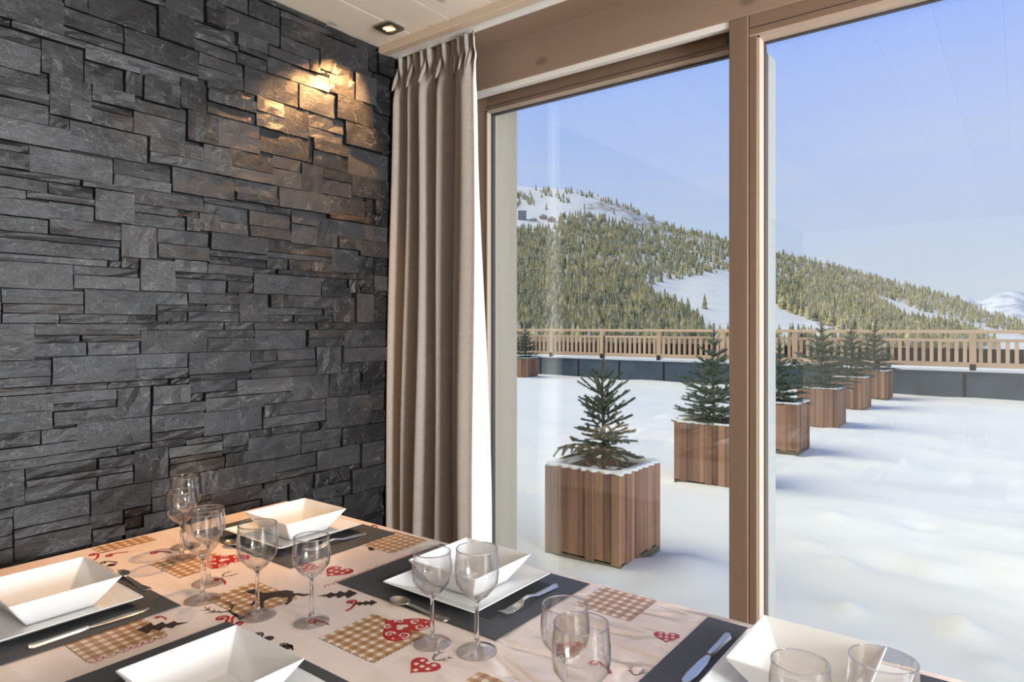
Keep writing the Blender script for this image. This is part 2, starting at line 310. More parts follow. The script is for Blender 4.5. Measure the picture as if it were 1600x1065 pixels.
# ------------------------------------------------------------------ room shell
WX, WY, CZ = -1.945, 1.93, 2.38           # slate wall backing, window wall face, ceiling
wall_left = struct(box('wall_left', (-2.15, WX, -4.0, 2.10, 0, CZ + .08), 'slate_gap'))
tag(wall_left, 'dark slate feature wall of stacked split stones', None)
STONES = [
(488,712,662,728),(488,656,2054,2138),(480,680,1412,1478),(632,832,1172,1244),(672,864,1772,1850),(584,776,1700,1766),(712,888,2132,2210),(688,872,998,1070),(800,1008,2060,2132),(496,672,1766,1820),(704,888,1352,1418),
(496,592,1238,1328),(400,576,2252,2294),(576,776,2246,2294),(624,720,1850,1952),(552,720,830,884),(552,720,752,806),(488,576,884,974),(488,608,1940,2006),(840,1032,1244,1310),(928,1120,1706,1778),(720,872,824,890),
(400,528,2330,2378),(1152,1352,2054,2138),(608,704,1952,2036),(976,1176,1178,1244),(1024,1216,992,1064),(1184,1440,1424,1490),(1064,1264,818,890),(1464,1664,962,1070),(1560,1784,1874,1976),(480,624,1586,1628),
(496,624,1820,1868),(1168,1360,890,968),(592,840,1298,1328),(1208,1408,1880,1958),(504,632,1064,1112),(480,568,2138,2204),(528,704,1376,1412),(728,824,1598,1682),(488,688,998,1028),(792,888,1508,1598),
(624,792,1550,1592),(496,632,1196,1238),(1088,1280,2234,2300),(624,816,2342,2378),(528,624,2318,2378),(824,920,890,980),(888,992,2132,2222),(656,800,2084,2132),(824,968,1850,1910),(840,936,1418,1508),(496,624,1898,1940),
(488,720,728,752),(400,528,2294,2330),(504,632,1112,1154),(848,976,692,758),(824,1024,1658,1700),(1192,1384,1244,1310),(576,736,890,926),(784,872,1070,1154),(848,1048,758,800),(472,760,1478,1496),(488,624,1550,1586),
(624,792,1496,1532),(1040,1232,1550,1604),(1272,1472,1712,1778),(576,728,2210,2246),(480,576,2204,2252),(712,800,620,692),(968,1064,1862,1952),(912,1024,2222,2294),(512,792,1532,1550),(1328,1480,1070,1154),
(632,784,1070,1106),(488,608,1028,1064),(1568,1760,716,800),(680,840,1418,1454),(1352,1504,2054,2138),(704,800,1952,2012),(1536,1696,620,716),(1424,1616,818,890),(872,1024,1022,1070),(848,1016,650,692),
(776,928,1730,1772),(848,952,1946,2012),(1504,1656,2246,2342),(576,736,944,974),(1544,1720,1976,2060),(1048,1208,716,770),(1136,1240,1334,1424),(1128,1328,1106,1154),(1504,1672,2060,2144),(1512,1752,1640,1700),
(512,624,1496,1532),(952,1032,1952,2042),(528,704,1352,1376),(720,800,692,758),(1024,1216,1064,1106),(568,656,2138,2186),(1528,1736,890,956),(496,624,1868,1898),(496,624,1652,1682),(1048,1216,770,818),
(1528,1784,1190,1244),(864,1016,1808,1850),(816,904,2240,2306),(704,1008,2042,2060),(832,976,1202,1244),(496,584,1700,1742),(592,712,1244,1280),(1616,1776,800,890),(1016,1104,1778,1862),(632,784,1124,1154),
(888,1040,1514,1556),(888,1040,1556,1598),(1104,1256,1814,1868),(624,728,1592,1634),(488,608,2006,2036),(936,1096,1418,1460),(552,720,806,830),(624,712,2294,2342),(480,624,974,998),(496,696,1682,1700),
(1480,1616,1070,1154),(1216,1464,992,1028),(1296,1392,1958,2054),(872,1008,800,842),(712,840,1244,1280),(872,976,1100,1154),(1280,1432,2276,2336),(920,1088,890,926),(824,968,1598,1634),(824,968,1910,1946),
(1032,1192,1244,1286),(496,632,1172,1196),(1064,1208,1868,1916),(720,824,1850,1892),(720,824,1910,1952),(1424,1528,1154,1250),(624,784,974,998),(976,1064,2294,2360),(1672,1792,1334,1436),(848,1016,620,650),
(776,928,1700,1730),(648,808,1328,1352),(1008,1152,2054,2096),(1168,1320,1640,1688),(1472,1640,1724,1784),(704,840,2012,2042),(1488,1608,1514,1598),(1216,1312,722,800),(1624,1784,1118,1190),(1064,1168,2300,2360),
(1176,1424,1154,1184),(1272,1464,1028,1070),(1432,1504,2210,2336),(1312,1408,734,818),(1360,1448,1778,1874),(680,840,1454,1478),(1424,1512,1598,1700),(1576,1712,1796,1874),(1320,1472,2138,2192),(1608,1792,1580,1640),
(1264,1424,842,890),(976,1128,1124,1160),(1064,1208,1916,1958),(1168,1280,2300,2360),(488,552,818,860),(1120,1272,1736,1778),(1032,1192,1958,1994),(1032,1192,1994,2030),(1208,1312,620,686),(528,648,1328,1352),
(1624,1784,1244,1310),(656,800,2060,2084),(864,1016,1778,1808),(872,1024,1070,1100),(832,976,1172,1202),(1584,1680,2144,2246),(1280,1432,2228,2276),(920,1080,944,974),(544,704,2036,2054),(1408,1560,1874,1928),
(624,728,1652,1682),(1584,1672,1334,1442),(1488,1584,1334,1424),(712,784,2294,2342),(1008,1152,2096,2132),(976,1048,692,758),(904,976,2318,2378),(1752,1936,1640,1700),(992,1128,2132,2168),(992,1128,2186,2222),
(608,688,1028,1064),(1408,1536,620,680),(976,1136,1388,1418),(976,1136,1334,1364),(656,712,2132,2186),(1408,1568,716,764),(1320,1424,1598,1664),(1104,1256,1778,1814),(816,904,2306,2348),(576,728,1634,1652),
(488,552,752,788),(1256,1360,1778,1838),(1392,1544,2006,2054),(1176,1424,1184,1208),(1664,1784,1004,1082),(1128,1208,620,686),(1328,1488,1382,1424),(1712,1800,1766,1874),(736,824,890,926),(1048,1208,686,716),
(1168,1320,1604,1640),(1472,1584,2144,2210),(528,624,2294,2318),(920,1088,1310,1334),(1232,1392,2192,2228),(1032,1184,1478,1508),(1184,1416,1310,1334),(1040,1232,1508,1532),(1072,1168,1640,1688),(496,616,1154,1172),
(616,760,1154,1172),(872,1024,998,1022),(496,584,1742,1766),(1448,1576,1784,1838),(800,848,620,686),(720,800,788,824),(1320,1488,1562,1598),(1792,1936,1382,1448),(872,944,842,890),(840,952,2012,2042),(1008,1064,818,890),
(576,672,2186,2210),(1192,1296,1958,2006),(1192,1296,2006,2054),(1408,1560,1928,1970),(1784,1936,1916,1976),(1784,1936,1238,1298),(1784,1936,938,998),(1784,1936,1040,1100),(1360,1528,890,926),(1360,1528,926,962),
(1272,1424,1208,1244),(488,552,788,818),(1800,1936,1754,1820),(680,824,926,944),(496,576,1628,1652),(800,848,1952,2012),(800,848,710,770),(1128,1232,2192,2234),(696,840,1280,1298),(936,1032,1478,1514),
(1792,1936,1580,1640),(1792,1936,1448,1508),(736,824,944,974),(976,1184,2360,2378),(1232,1320,2138,2192),(888,976,1382,1418),(1240,1448,1358,1382),(760,912,2222,2240),(1032,1192,1286,1310),(1680,1768,2192,2276),
(976,1176,1160,1178),(1784,1936,1100,1154),(1784,1936,884,938),(824,944,1634,1658),(1768,1936,1976,2024),(496,528,1358,1412),(1024,1232,1688,1706),(1392,1544,1970,2006),(1320,1424,1664,1712),(1008,1072,1604,1658),
(720,800,758,788),(1080,1168,950,992),(1816,1936,2126,2192),(1816,1936,2024,2090),(696,824,1682,1700),(1232,1488,1544,1562),(816,904,2348,2378),(1760,1896,740,794),(576,680,926,944),(1536,1792,1310,1334),
(1256,1360,1838,1880),(1536,1624,1244,1310),(1680,1792,1454,1514),(1248,1432,968,992),(1128,1232,2138,2174),(1048,1128,644,686),(592,696,1280,1298),(1040,1232,1532,1550),(1072,1168,1604,1640),(1800,1936,1700,1754),
(1216,1328,1070,1106),(1280,1464,2336,2360),(488,552,860,884),(1120,1272,1712,1736),(1672,1768,2060,2126),(920,1080,926,944),(1472,1568,764,818),(1616,1784,1082,1118),(1088,1168,890,932),(888,976,1334,1364),
(1024,1088,2222,2270),(1208,1312,686,722),(888,1032,1364,1382),(1384,1536,1250,1280),(1384,1536,1280,1310),(1760,1896,692,740),(1464,1600,2342,2378),(1408,1536,680,716),(936,1088,1460,1478),(1232,1320,1562,1604),
(1096,1184,1424,1460),(1312,1408,692,734),(1312,1408,620,662),(1680,1768,2126,2192),(1664,1784,956,1004),(1176,1272,1208,1244),(1240,1328,1382,1424),(1448,1576,1838,1874),(1264,1424,818,842),(1784,1936,1154,1196),
(1784,1936,998,1040),(1784,1936,1874,1916),(1784,1936,1196,1238),(1712,1800,1700,1766),(720,824,1892,1910),(1440,1560,1424,1460),(1328,1488,1334,1358),(688,784,1106,1124),(1264,1464,2360,2378),(808,920,1154,1172),
(808,888,1328,1352),(1816,1936,2282,2330),(1816,1936,2192,2240),(1816,1936,2330,2378),(992,1128,2168,2186),(624,672,1820,1850),(1032,1136,1364,1388),(1696,1816,2312,2354),(1472,1640,1700,1724),(1016,1048,620,692),
(1512,1608,1598,1640),(800,872,800,824),(1312,1400,1508,1544),(1232,1312,1508,1544),(1408,1472,764,818),(1032,1128,2030,2054),(1440,1560,1460,1490),(1776,1864,794,848),(1792,1872,1298,1358),(784,872,980,998),
(1264,1424,1490,1508),(968,1080,974,992),(944,1008,860,890),(1088,1184,1310,1334),(1696,1816,2276,2312),(488,544,2036,2054),(1400,1488,1508,1544),(872,968,980,998),(1312,1408,662,692),(1792,1888,1508,1556),
(904,976,2294,2318),(496,528,1328,1358),(1680,1792,1514,1550),(1528,1624,1154,1190),(792,840,1478,1508),(1776,1896,848,884),(800,848,770,800),(1216,1272,1028,1070),(1816,1936,2090,2126),(1048,1128,620,644),
(1024,1128,1106,1124),(784,816,2300,2342),(1600,1696,2342,2378),(1416,1536,1310,1334),(968,1008,1598,1640),(840,920,1310,1328),(1800,1936,1844,1874),(1760,1864,656,692),(1760,1864,620,656),(728,760,2210,2246),
(1504,1584,2210,2246),(632,688,1106,1124),(1680,1792,1550,1580),(1232,1320,1688,1712),(1240,1328,1334,1358),(1128,1232,2174,2192),(1168,1248,968,992),(1608,1680,1538,1580),(1608,1680,1496,1538),(1088,1184,1460,1478),
(784,816,2264,2300),(1024,1088,2270,2294),(800,848,686,710),(672,712,2186,2210),(1792,1936,1556,1580),(1696,1760,620,668),(1080,1168,932,950),(1816,1896,2240,2282),(1024,1072,1658,1688),(1424,1552,1490,1508),
(1800,1936,1820,1844),(1696,1816,2354,2378),(1216,1312,800,818),(1128,1192,2030,2054),(1656,1696,2276,2342),(1768,1816,2072,2132),(776,816,2240,2264),(1560,1608,1442,1490),(1872,1936,1298,1346),(944,1008,842,860),
(944,1008,1640,1658),(976,1024,1100,1124),(760,808,1154,1172),(1184,1264,2360,2378),(1184,1264,1490,1508),(1608,1680,1466,1496),(920,976,1154,1172),(1896,1936,686,752),(1896,1936,620,686),(1768,1816,2228,2276),
(1768,1816,2024,2072),(1640,1680,1700,1748),(1640,1680,1748,1796),(1680,1792,1436,1454),(1864,1896,620,692),(1720,1768,2018,2060),(1392,1432,2192,2228),(1872,1936,1346,1382),(1736,1784,914,956),(1888,1936,1508,1556),
(1768,1816,2156,2198),(1608,1680,1442,1466),(1896,1936,830,884),(1680,1712,1742,1796),(1792,1872,1358,1382),(760,792,1478,1496),(1552,1608,1490,1514),(1696,1760,692,716),(1696,1760,668,692),(1008,1048,800,818),
(1864,1896,794,848),(1896,1936,2240,2282),(1896,1936,788,830),(1768,1816,2198,2228),(1432,1464,962,992),(1448,1488,1358,1382),(1896,1936,752,788),(1720,1768,1994,2018),(1736,1784,890,914),(1768,1816,2132,2156),
(1568,1616,800,818),(1432,1472,2192,2210),(1720,1768,1976,1994),(1680,1712,1718,1742),(1680,1712,1700,1718),(400,480,2198,2252),(400,480,2150,2198),(400,480,2102,2150),(400,488,2048,2102),(400,488,2024,2048),
(400,488,1994,2024),(400,488,1964,1994),(400,488,1904,1964),(400,496,1868,1904),(400,496,1802,1868),(400,496,1742,1802),(400,496,1694,1742),(400,496,1634,1694),(400,480,1598,1634),(400,480,1568,1598),(400,488,1538,1568),
(400,472,1502,1538),(472,512,1496,1538),(400,472,1454,1502),(400,480,1412,1454),(400,496,1370,1412),(400,496,1316,1370),(400,496,1292,1316),(400,496,1250,1292),(400,496,1202,1250),(400,496,1172,1202),(400,496,1118,1172),
(400,504,1082,1118),(400,488,1046,1082),(400,488,1016,1046),(400,480,992,1016),(400,480,968,992),(400,488,944,968),(400,488,908,944),(400,488,884,908),(400,488,830,884),(400,488,800,830),(400,488,770,800),
(400,488,722,770),(400,488,674,722),(400,480,620,674),(480,568,620,662),(568,712,620,662),]
def stone_mesh(y0, y1, z0, z1, rr):
    """one split slate: a faceted face, proud of the backing by its own depth"""
    g = .0006; y0 += g; y1 -= g; z0 += g; z1 -= g
    dep = rr.choice((.011, .013, .016, .019, .025)) + rr.uniform(-.002, .003)
    nx, nz_ = 4, 2
    ty, tz = rr.uniform(-.006, .006), rr.uniform(-.004, .004)
    v, f = [], []
    for j in range(nz_ + 1):
        for i in range(nx + 1):
            a, b = i / nx, j / nz_
            ej = .0016
            yy = y0 + (y1 - y0) * a + (rr.uniform(-ej, ej) if 0 < i < nx else rr.uniform(0, ej) * (1 if i == 0 else -1))
            zz = z0 + (z1 - z0) * b + (rr.uniform(-ej, ej) if 0 < j < nz_ else rr.uniform(0, ej) * (1 if j == 0 else -1))
            d = dep + ty * (a - .5) + tz * (b - .5) + rr.uniform(-.0016, .0016)
            v.append((WX + max(d, .004), yy, zz))
    w = nx + 1
    for j in range(nz_):
        for i in range(nx): f.append((j * w + i, j * w + i + 1, (j + 1) * w + i + 1, (j + 1) * w + i))
    per = [i for i in range(w)] + [j * w + nx for j in range(1, nz_ + 1)] + [nz_ * w + i for i in range(nx - 1, -1, -1)] + [j * w for j in range(nz_ - 1, 0, -1)]
    b0 = len(v)
    for k in per: v.append((WX - .004, v[k][1], v[k][2]))
    for k in range(len(per)):
        k2 = (k + 1) % len(per); f.append((per[k], b0 + k, b0 + k2, per[k2]))
    return v, f
rr = random.Random(5)
for (y0, y1, z0, z1) in STONES[:300]:
    v, f = stone_mesh(y0 / 1000, y1 / 1000, z0 / 1000, z1 / 1000, rr); pyd('stone', v, f, 'slate', wall_left)
rest = [tuple(q / 1000 for q in s) for s in STONES[300:]]
def courses(ya, yb, za, zb):
    z = za
    while z < zb - .015:
        h = min(rr.choice((.03, .045, .06, .08)), zb - z); y = ya
        while y < yb - .02:
            w = min(rr.uniform(.10, .26), yb - y); rest.append((y, y + w, z, z + h)); y += w
        z += h
courses(-2.2, .40, .0, 2.38); courses(.40, 1.94, 0, .62)
v, f = [], []
for s in rest:
    a, b = stone_mesh(*s, rr); o0 = len(v); v += a; f += [tuple(q + o0 for q in p) for p in b]
tag(pyd('stone_infill', v, f, 'slate', wall_left), kind='stuff')

floor = struct(box('floor', (-2.15, 4.3, -4.1, 2.12, -.06, 0), 'floor'))
wall_back = struct(box('wall_back', (-2.15, 4.3, -4.2, -4.0, 0, CZ + .08), 'plaster'))
wall_right = struct(boxes('wall_right', [(4.2, 4.4, -4.2, 0.0, 0, 2.46), (4.2, 4.4, 1.2, 2.12, 0, 2.46), (4.2, 4.4, 0.0, 1.2, 0, .25), (4.2, 4.4, 0.0, 1.2, 2.3, 2.46)], 'plaster'))
ceiling = struct(box('ceiling', (-2.15, 4.4, -4.2, 2.12, CZ + .012, CZ + .12), 'ceiling'))
x = WX; edges = [WX, -1.754]
while edges[-1] < 4.2: edges.append(edges[-1] + .19)
for a, b in zip(edges[:-1], edges[1:]):
    box('plank', (a + .0012, b - .0012, -4.0, 1.925, CZ, CZ + .014), 'ceiling', ceiling, .0014)
# trims along the window
t1 = struct(box('trim_1', (WX + .004, 4.2, 1.700, 1.735, CZ - .030, CZ + .004), 'fascia', None, .002))
t2 = struct(boxes('trim_2', [(WX + .004, 4.2, 1.740, 1.790, CZ - .020, CZ - .002), (WX + .004, 4.2, 1.746, 1.752, CZ - .026, CZ - .018), (WX + .004, 4.2, 1.782, 1.788, CZ - .026, CZ - .018)], 'white'))
t3 = struct(box('trim_3', (WX - .02, 4.25, WY, WY + .20, 2.211, CZ + .08), 'beam', None, .003))
tag(t3, 'wide pine lintel beam with dark knots above the window')
t7 = struct(box('trim_7', (WX + .004, 4.2, 1.790, WY, CZ - .020, CZ - .002), 'beam'))
t4 = struct(boxes('trim_4', [(WX, -.674, WY + .004, WY + .022, 2.192, 2.211), (WX, -.674, WY + .030, WY + .040, 2.197, 2.211)], 'white'))
# wall stub behind the curtain and the outside reveal post
wall_window = struct(box('wall_window', (-2.15, -1.702, WY + .01, WY + .13, 0, 2.211), 'plaster'))
trim_5 = struct(box('trim_5', (-1.76, -1.630, 2.058, 2.178, 0, 2.30), 'reveal', None, .003))
tag(trim_5, 'pale larch reveal post outside the glass')
facade = struct(box('wall_facade', (-9.0, -2.15, 1.95, 2.14, -.2, 2.5), 'roof'))
roof = struct(box('roof', (-10.5, 7.5, -7.0, 2.20, 2.50, 2.64), 'roof'))
threshold = struct(box('trim_6', (-1.73, 4.25, WY - .01, 2.14, 0, .05), 'alu'))
# left window: a sliding sash set back behind the post
w1 = struct(empty('window_1', (-1.2, 2.0, 0))); w1.location = (0, 0, 0)
box('stile', (-1.702, -1.634, 1.985, 2.032, .05, 2.205), 'frame', w1, .002)
box('stile', (-.690, -.620, 1.985, 2.055, .05, 2.205), 'frame', w1, .002)
tr = box('top_rail', (-1.634, -.690, 1.985, 2.055, 2.150, 2.205), 'frame_x', w1, .002)
box('groove', (-1.640, -.690, 1.9838, 1.986, 2.163, 2.1655), 'gasket', tr)
box('bottom_rail', (-1.634, -.690, 1.985, 2.055, .05, .14), 'frame_x', w1, .002)
boxes('glazing_bead', [(-1.634, -1.628, 1.983, 2.02, .14, 2.150), (-1.634, -.690, 1.983, 2.02, 2.142, 2.150)], 'bead', w1)
boxes('gasket', [(-1.628, -1.620, 2.005, 2.022, .14, 2.142), (-1.628, -.690, 2.005, 2.022, 2.137, 2.142)], 'gasket', w1)
box('outer_lining', (-1.660, -1.6295, 2.0325, 2.0575, .14, 2.16), 'reveal', w1)
box('pane', (-1.628, -.690, 2.008, 2.012, .14, 2.145), 'pane', w1); box('pane', (-1.628, -.690, 2.026, 2.030, .14, 2.145), 'pane', w1)
box('catch', (-.700, -.684, 1.975, 1.986, 2.170, 2.186), 'gasket', w1)
# right window: fixed glazing held by the wide post
def fixed(name, xa, xb, post):
    w = struct(empty(name))
    box('post', (xa - .079, xa - .024, WY, 2.060, .05, 2.211), 'frame', w, .002)
    box('jamb', (xa - .0225, xa, WY + .003, 2.030, .05, 2.150), 'frame', w, .0015)
    hd = box('head', (xa - .0225, xb, WY + .003, 2.030, 2.157, 2.211), 'frame_x', w, .0015)
    box('groove', (xa - .02, xb, WY + .0015, WY + .004, 2.172, 2.1745), 'gasket', hd)
    box('sill_rail', (xa, xb, WY + .003, 2.030, .05, .12), 'frame_x', w)
    boxes('glazing_bead', [(xa, xa + .006, WY + .008, 1.985, .12, 2.150), (xa - .0225, xb, WY + .008, 1.985, 2.144, 2.157)], 'bead', w)
    boxes('gasket', [(xa + .004, xa + .009, 1.978, 1.990, .12, 2.144), (xa + .004, xb, 1.978, 1.990, 2.139, 2.144)], 'gasket', w)
    box('pane', (xa, xb, 1.980, 1.984, .12, 2.150), 'pane', w); box('pane', (xa, xb, 1.998, 2.002, .12, 2.150), 'pane', w)
    box('outer_jamb', (xa - .06, xa + .002, 2.003, 2.034, .05, 2.128), 'frame', w)
    box('outer_cover', (xa - .06, xa + .004, 2.035, 2.106, .05, 2.130), 'alu', w, .003)
    if post: box('post', (xb, xb + .08, WY, 2.060, .05, 2.211), 'frame', w)
    return w
fixed('window_2', -.595, 1.72, False); fixed('window_3', 1.80, 4.15, True)
w4 = struct(empty('fill_window'))  # unseen window added around the right-hand fill light
boxes('frame', [(4.22, 4.30, 0, .08, .25, 2.3), (4.22, 4.30, 1.12, 1.2, .25, 2.3), (4.22, 4.30, .08, 1.12, .25, .33), (4.22, 4.30, .08, 1.12, 2.22, 2.3)], 'frame', w4)
box('pane', (4.25, 4.254, .08, 1.12, .33, 2.22), 'pane', w4)

# ------------------------------------------------------------------ curtain with pinch pleats
def smooth(a, b, x):
    t = min(1, max(0, (x - a) / (b - a))); return t * t * (3 - 2 * t)
cur = empty('curtain', (-1.72, 1.78, 0)); tag(cur, 'taupe pinch-pleat curtain gathered between the slate wall and the glass', 'curtain')
# fold crests: (position along the width, depth towards the room)
FOLD = [(0, .0), (.05, .9), (.145, -.6), (.22, .75), (.285, -.55), (.40, .95), (.52, -.8), (.60, .80), (.69, -.85), (.80, .70), (.90, 1.15), (1, .75)]
def fold(s):
    for (a, p), (b, q) in zip(FOLD[:-1], FOLD[1:]):
        if s <= b:
            t = (s - a) / (b - a); return p + (q - p) * (t * t * (3 - 2 * t))
    return FOLD[-1][1]
ZT, ZB = 2.352, .03
def cpoint(s, z):
    top = smooth(2.16, 2.31, z)                       # 1 in the gathered header
    low = smooth(2.2, .4, z)
    A = .042 + .012 * low; sh = .006 * math.sin(3.1 * z + 9 * s)
    xl = -1.930 - .006 * low; xr = -1.508 + .012 * low - .006 * top
    body = fold(s + .010 * math.sin(1.7 * z + 3 * s) * (1 - s) * s * 3)
    hdr = math.sin(s * 2 * PI * 11 + 2.2 * (z - 2.2) * 20 * .3)
    x = xl + (xr - xl) * s + sh * (1 - top)
    y = 1.790 - .020 * low * (1 - s * .6) - body * A * (1 - .72 * top) - hdr * .013 * top
    pinch = math.exp(-((z - 2.272) / .018) ** 2)
    y += .010 * pinch * (1 - abs(hdr)); x += .004 * pinch * math.cos(s * 2 * PI * 11)
    return (x, y, z)
def sheet(name, fn, ns, zs, m, th, parent):
    v, f = [], []
    for z in zs:
        for i in range(ns + 1): v.append(fn(i / ns, z))
    w = ns + 1
    for j in range(len(zs) - 1):
        for i in range(ns): f.append((j * w + i, j * w + i + 1, (j + 1) * w + i + 1, (j + 1) * w + i))
    o = pyd(name, v, f, m, None, True)
    md = o.modifiers.new('cloth', 'SOLIDIFY'); md.thickness = th; md.offset = 0
    o.parent = parent; o.matrix_parent_inverse = parent.matrix_basis.inverted()
    return o
zs = [ZB + (2.14 - ZB) * k / 24 for k in range(25)] + [2.14 + (ZT - 2.14) * k / 22 for k in range(1, 23)]
sheet('fabric', cpoint, 150, zs, 'curtain', .003, cur)
def lpoint(s, z):
    a = cpoint(1, z); fl = .010 + .016 * smooth(2.0, .7, z); tp = .22 * smooth(2.33, 2.1, z) + .95 * smooth(2.0, .6, z)
    return (a[0] + .0015 - .012 * s + fl * math.sin(s * PI) * .35, a[1] + (.012 + .098 * tp) * s, z)
sheet('lining', lpoint, 14, zs[:-2], 'lining', .002, cur)
for k in range(11):                                    # the stitched pleat tucks of the header
    s = (k + .5) / 11.0
    p = cpoint(s, 2.272); v = []
    for dz, r in ((.045, .0035), (.02, .006), (-.004, .008), (-.03, .005), (-.05, .002)):
        q = cpoint(s, 2.272 + dz)
        for a in range(6): v.append((q[0] + r * math.cos(a * PI / 3) + .10 * dz, q[1] - .010 + r * 1.5 * math.sin(a * PI / 3), 2.272 + dz))
    f = [(i * 6 + a, i * 6 + (a + 1) % 6, (i + 1) * 6 + (a + 1) % 6, (i + 1) * 6 + a) for i in range(4) for a in range(6)]
    o = pyd('pleat', v, f, 'curtain', None, True); o.parent = cur; o.matrix_parent_inverse = cur.matrix_basis.inverted()

# body for the added ceiling fill light, unseen behind the camera
cl_ = empty('fill_lamp_body', (1.9, -1.5, CZ)); tag(cl_, 'flat square body of an added fill lamp on the ceiling', 'lamp')
boxes('housing', [(-.58, .58, -.58, -.56, -.11, 0), (-.58, .58, .56, .58, -.11, 0), (-.58, -.56, -.56, .56, -.11, 0), (.56, .58, -.56, .56, -.11, 0), (-.56, .56, -.56, .56, -.02, 0)], 'white', cl_)
# ------------------------------------------------------------------ recessed downlight
DL = (-1.775, 1.615, CZ)
dl = empty('ceiling_downlight', DL); tag(dl, 'square steel recessed spotlight with a warm bulb in the plank ceiling', 'downlight')
v, f = [], []
h, z0, z1 = .042, -.006, .0
def sq(hh, z, n=24):
    out = []
    for k in range(n):
        a = 2 * PI * (k + .5) / n; c_, s_ = math.cos(a), math.sin(a); q = hh / max(abs(c_), abs(s_)); out.append((q * c_, q * s_, z))
    return out
def circ(r, z, n=24, dx=0, dy=0): return [(r * math.cos(2 * PI * (k + .5) / n) + dx, r * math.sin(2 * PI * (k + .5) / n) + dy, z) for k in range(n)]
v, f = loft([sq(.043, 0), sq(.043, -.005), sq(.040, -.007), circ(.029, -.007), circ(.028, -.0035), circ(.028, 0)], False, False)
pyd('frame', v, f, 'brushed', dl)
v, f = loft([circ(.028, -.0045), circ(.0275, -.009), circ(.023, -.009), circ(.0225, -.004)], False, False)
pyd('ring', v, f, 'reflector', dl, True)
v, f = loft([circ(.0225, -.004), circ(.018, -.0055), circ(.010, -.0062), circ(.003, -.0064)], False, True)
pyd('bulb', v, f, 'bulb', dl, True)
spd = bpy.data.lights.new('spot_beam', 'SPOT'); spo = bpy.data.objects.new('spot_beam', spd); COL.objects.link(spo)
spd.energy = 115; spd.color = (1.0, .52, .20); spd.spot_size = math.radians(72); spd.spot_blend = .65; spd.shadow_soft_size = .02
spo.parent = dl; spo.location = (0, 0, -.022); look(spo, (-.30, -.40, -1))

# ------------------------------------------------------------------ table and cloth
TZ = .75; TX0, TX1, TY0, TY1 = -1.912, .78, .262, 1.298
tb = empty('dining_table', ((TX0 + TX1) / 2, (TY0 + TY1) / 2, 0)); tag(tb, 'long dining table standing against the slate wall under the printed cloth', 'table')
def rel(o, p): o.parent = p; o.matrix_parent_inverse = p.matrix_basis.inverted(); return o
rel(box('tabletop', (TX0 + .006, TX1 - .006, TY0 + .006, TY1 - .006, TZ - .040, TZ - .004), 'floor'), tb)
for xx in (TX0 + .06, TX1 - .13):
    for yy in (TY0 + .06, TY1 - .13): rel(box('leg', (xx, xx + .07, yy, yy + .07, 0, TZ - .040), 'floor', None, .004), tb)
# the cloth: flat top, rounded edges, hanging skirt with soft waves
prof = [(0, 0)]
for k in range(1, 6):
    a = k * PI / 10; prof.append((.006 * math.sin(a), -.006 * (1 - math.cos(a))))
prof += [(.008, -.06), (.012, -.13), (.014, -.20)]
def cloth():
    v, f = [], []; ring = []
    n = 48
    def perim(off, dz, wav):
        pts = []
        r = .008
        def add(px, py, nx_, ny_, t):
            w = wav * .010 * math.sin(t * 40)
            pts.append((px + nx_ * (off + w), py + ny_ * (off + w), TZ + dz))
        x0, x1, y0, y1 = TX0 + r, TX1 - r, TY0 + r, TY1 - r
        for k in range(n): t = k / n; add(x0 + (x1 - x0) * t, TY0, 0, -1, t * 2)
        for k in range(n // 2): t = k / (n // 2); add(TX1, y0 + (y1 - y0) * t, 1, 0, 2 + t)
        for k in range(n): t = k / n; add(x1 + (x0 - x1) * t, TY1, 0, 1, 3 + t * 2)
        for k in range(n // 2): t = k / (n // 2); add(TX0, y1 + (y0 - y1) * t, -1, 0, 5 + t)
        return pts
    rings = [perim(o_ - .006, dz, max(0, -dz - .03) * 5) for o_, dz in prof]
    # keep the skirt on the slate side close to the table
    rings = [[(max(p[0], -1.9175), p[1], p[2]) for p in r] for r in rings]
    return loft(list(reversed(rings)), False, True)
v, f = cloth()
tc_ = pyd('tablecloth', v, f, 'cloth'); tag(tc_, 'pink-beige wipe-clean tablecloth printed with gingham patches, hearts and deer', 'tablecloth')

# printed motifs, flat prints lying on the cloth
PZ = TZ + .0004
def prints(name, polys, m, dz=0., uvs=None):
    """flat printed shapes on the cloth, in table coordinates"""
    v, f = [], []
    for p in polys:
        o0 = len(v); v += [(q[0], q[1], PZ + dz) for q in p]
        f.append(tuple(range(o0, o0 + len(p))))
    me = bpy.data.meshes.new(name); me.from_pydata(v, [], f); me.update()
    if uvs:
        uv = me.uv_layers.new(name='UVMap')
        for lp in me.loops: uv.data[lp.index].uv = uvs(v[lp.vertex_index])
    return link(name, me, m, tc_)
def place(p, x, y, ang=0., s=1.):
    c, q = math.cos(ang) * s, math.sin(ang) * s
    return [(x + a * c - b * q, y + a * q + b * c) for a, b in p]
def stroke(pts, w, taper=True):
    """a ribbon of quads along a polyline"""
    out = []; n = len(pts); L, R = [], []
    for i, p in enumerate(pts):
        a = pts[max(0, i - 1)]; b = pts[min(n - 1, i + 1)]
        dx, dy = b[0] - a[0], b[1] - a[1]; l = math.hypot(dx, dy) or 1
        ww = w * (.5 if not taper else .5 * (1 - .75 * i / (n - 1)))
        L.append((p[0] - dy / l * ww, p[1] + dx / l * ww)); R.append((p[0] + dy / l * ww, p[1] - dx / l * ww))
    for i in range(n - 1): out.append([R[i], R[i + 1], L[i + 1], L[i]])
    return out
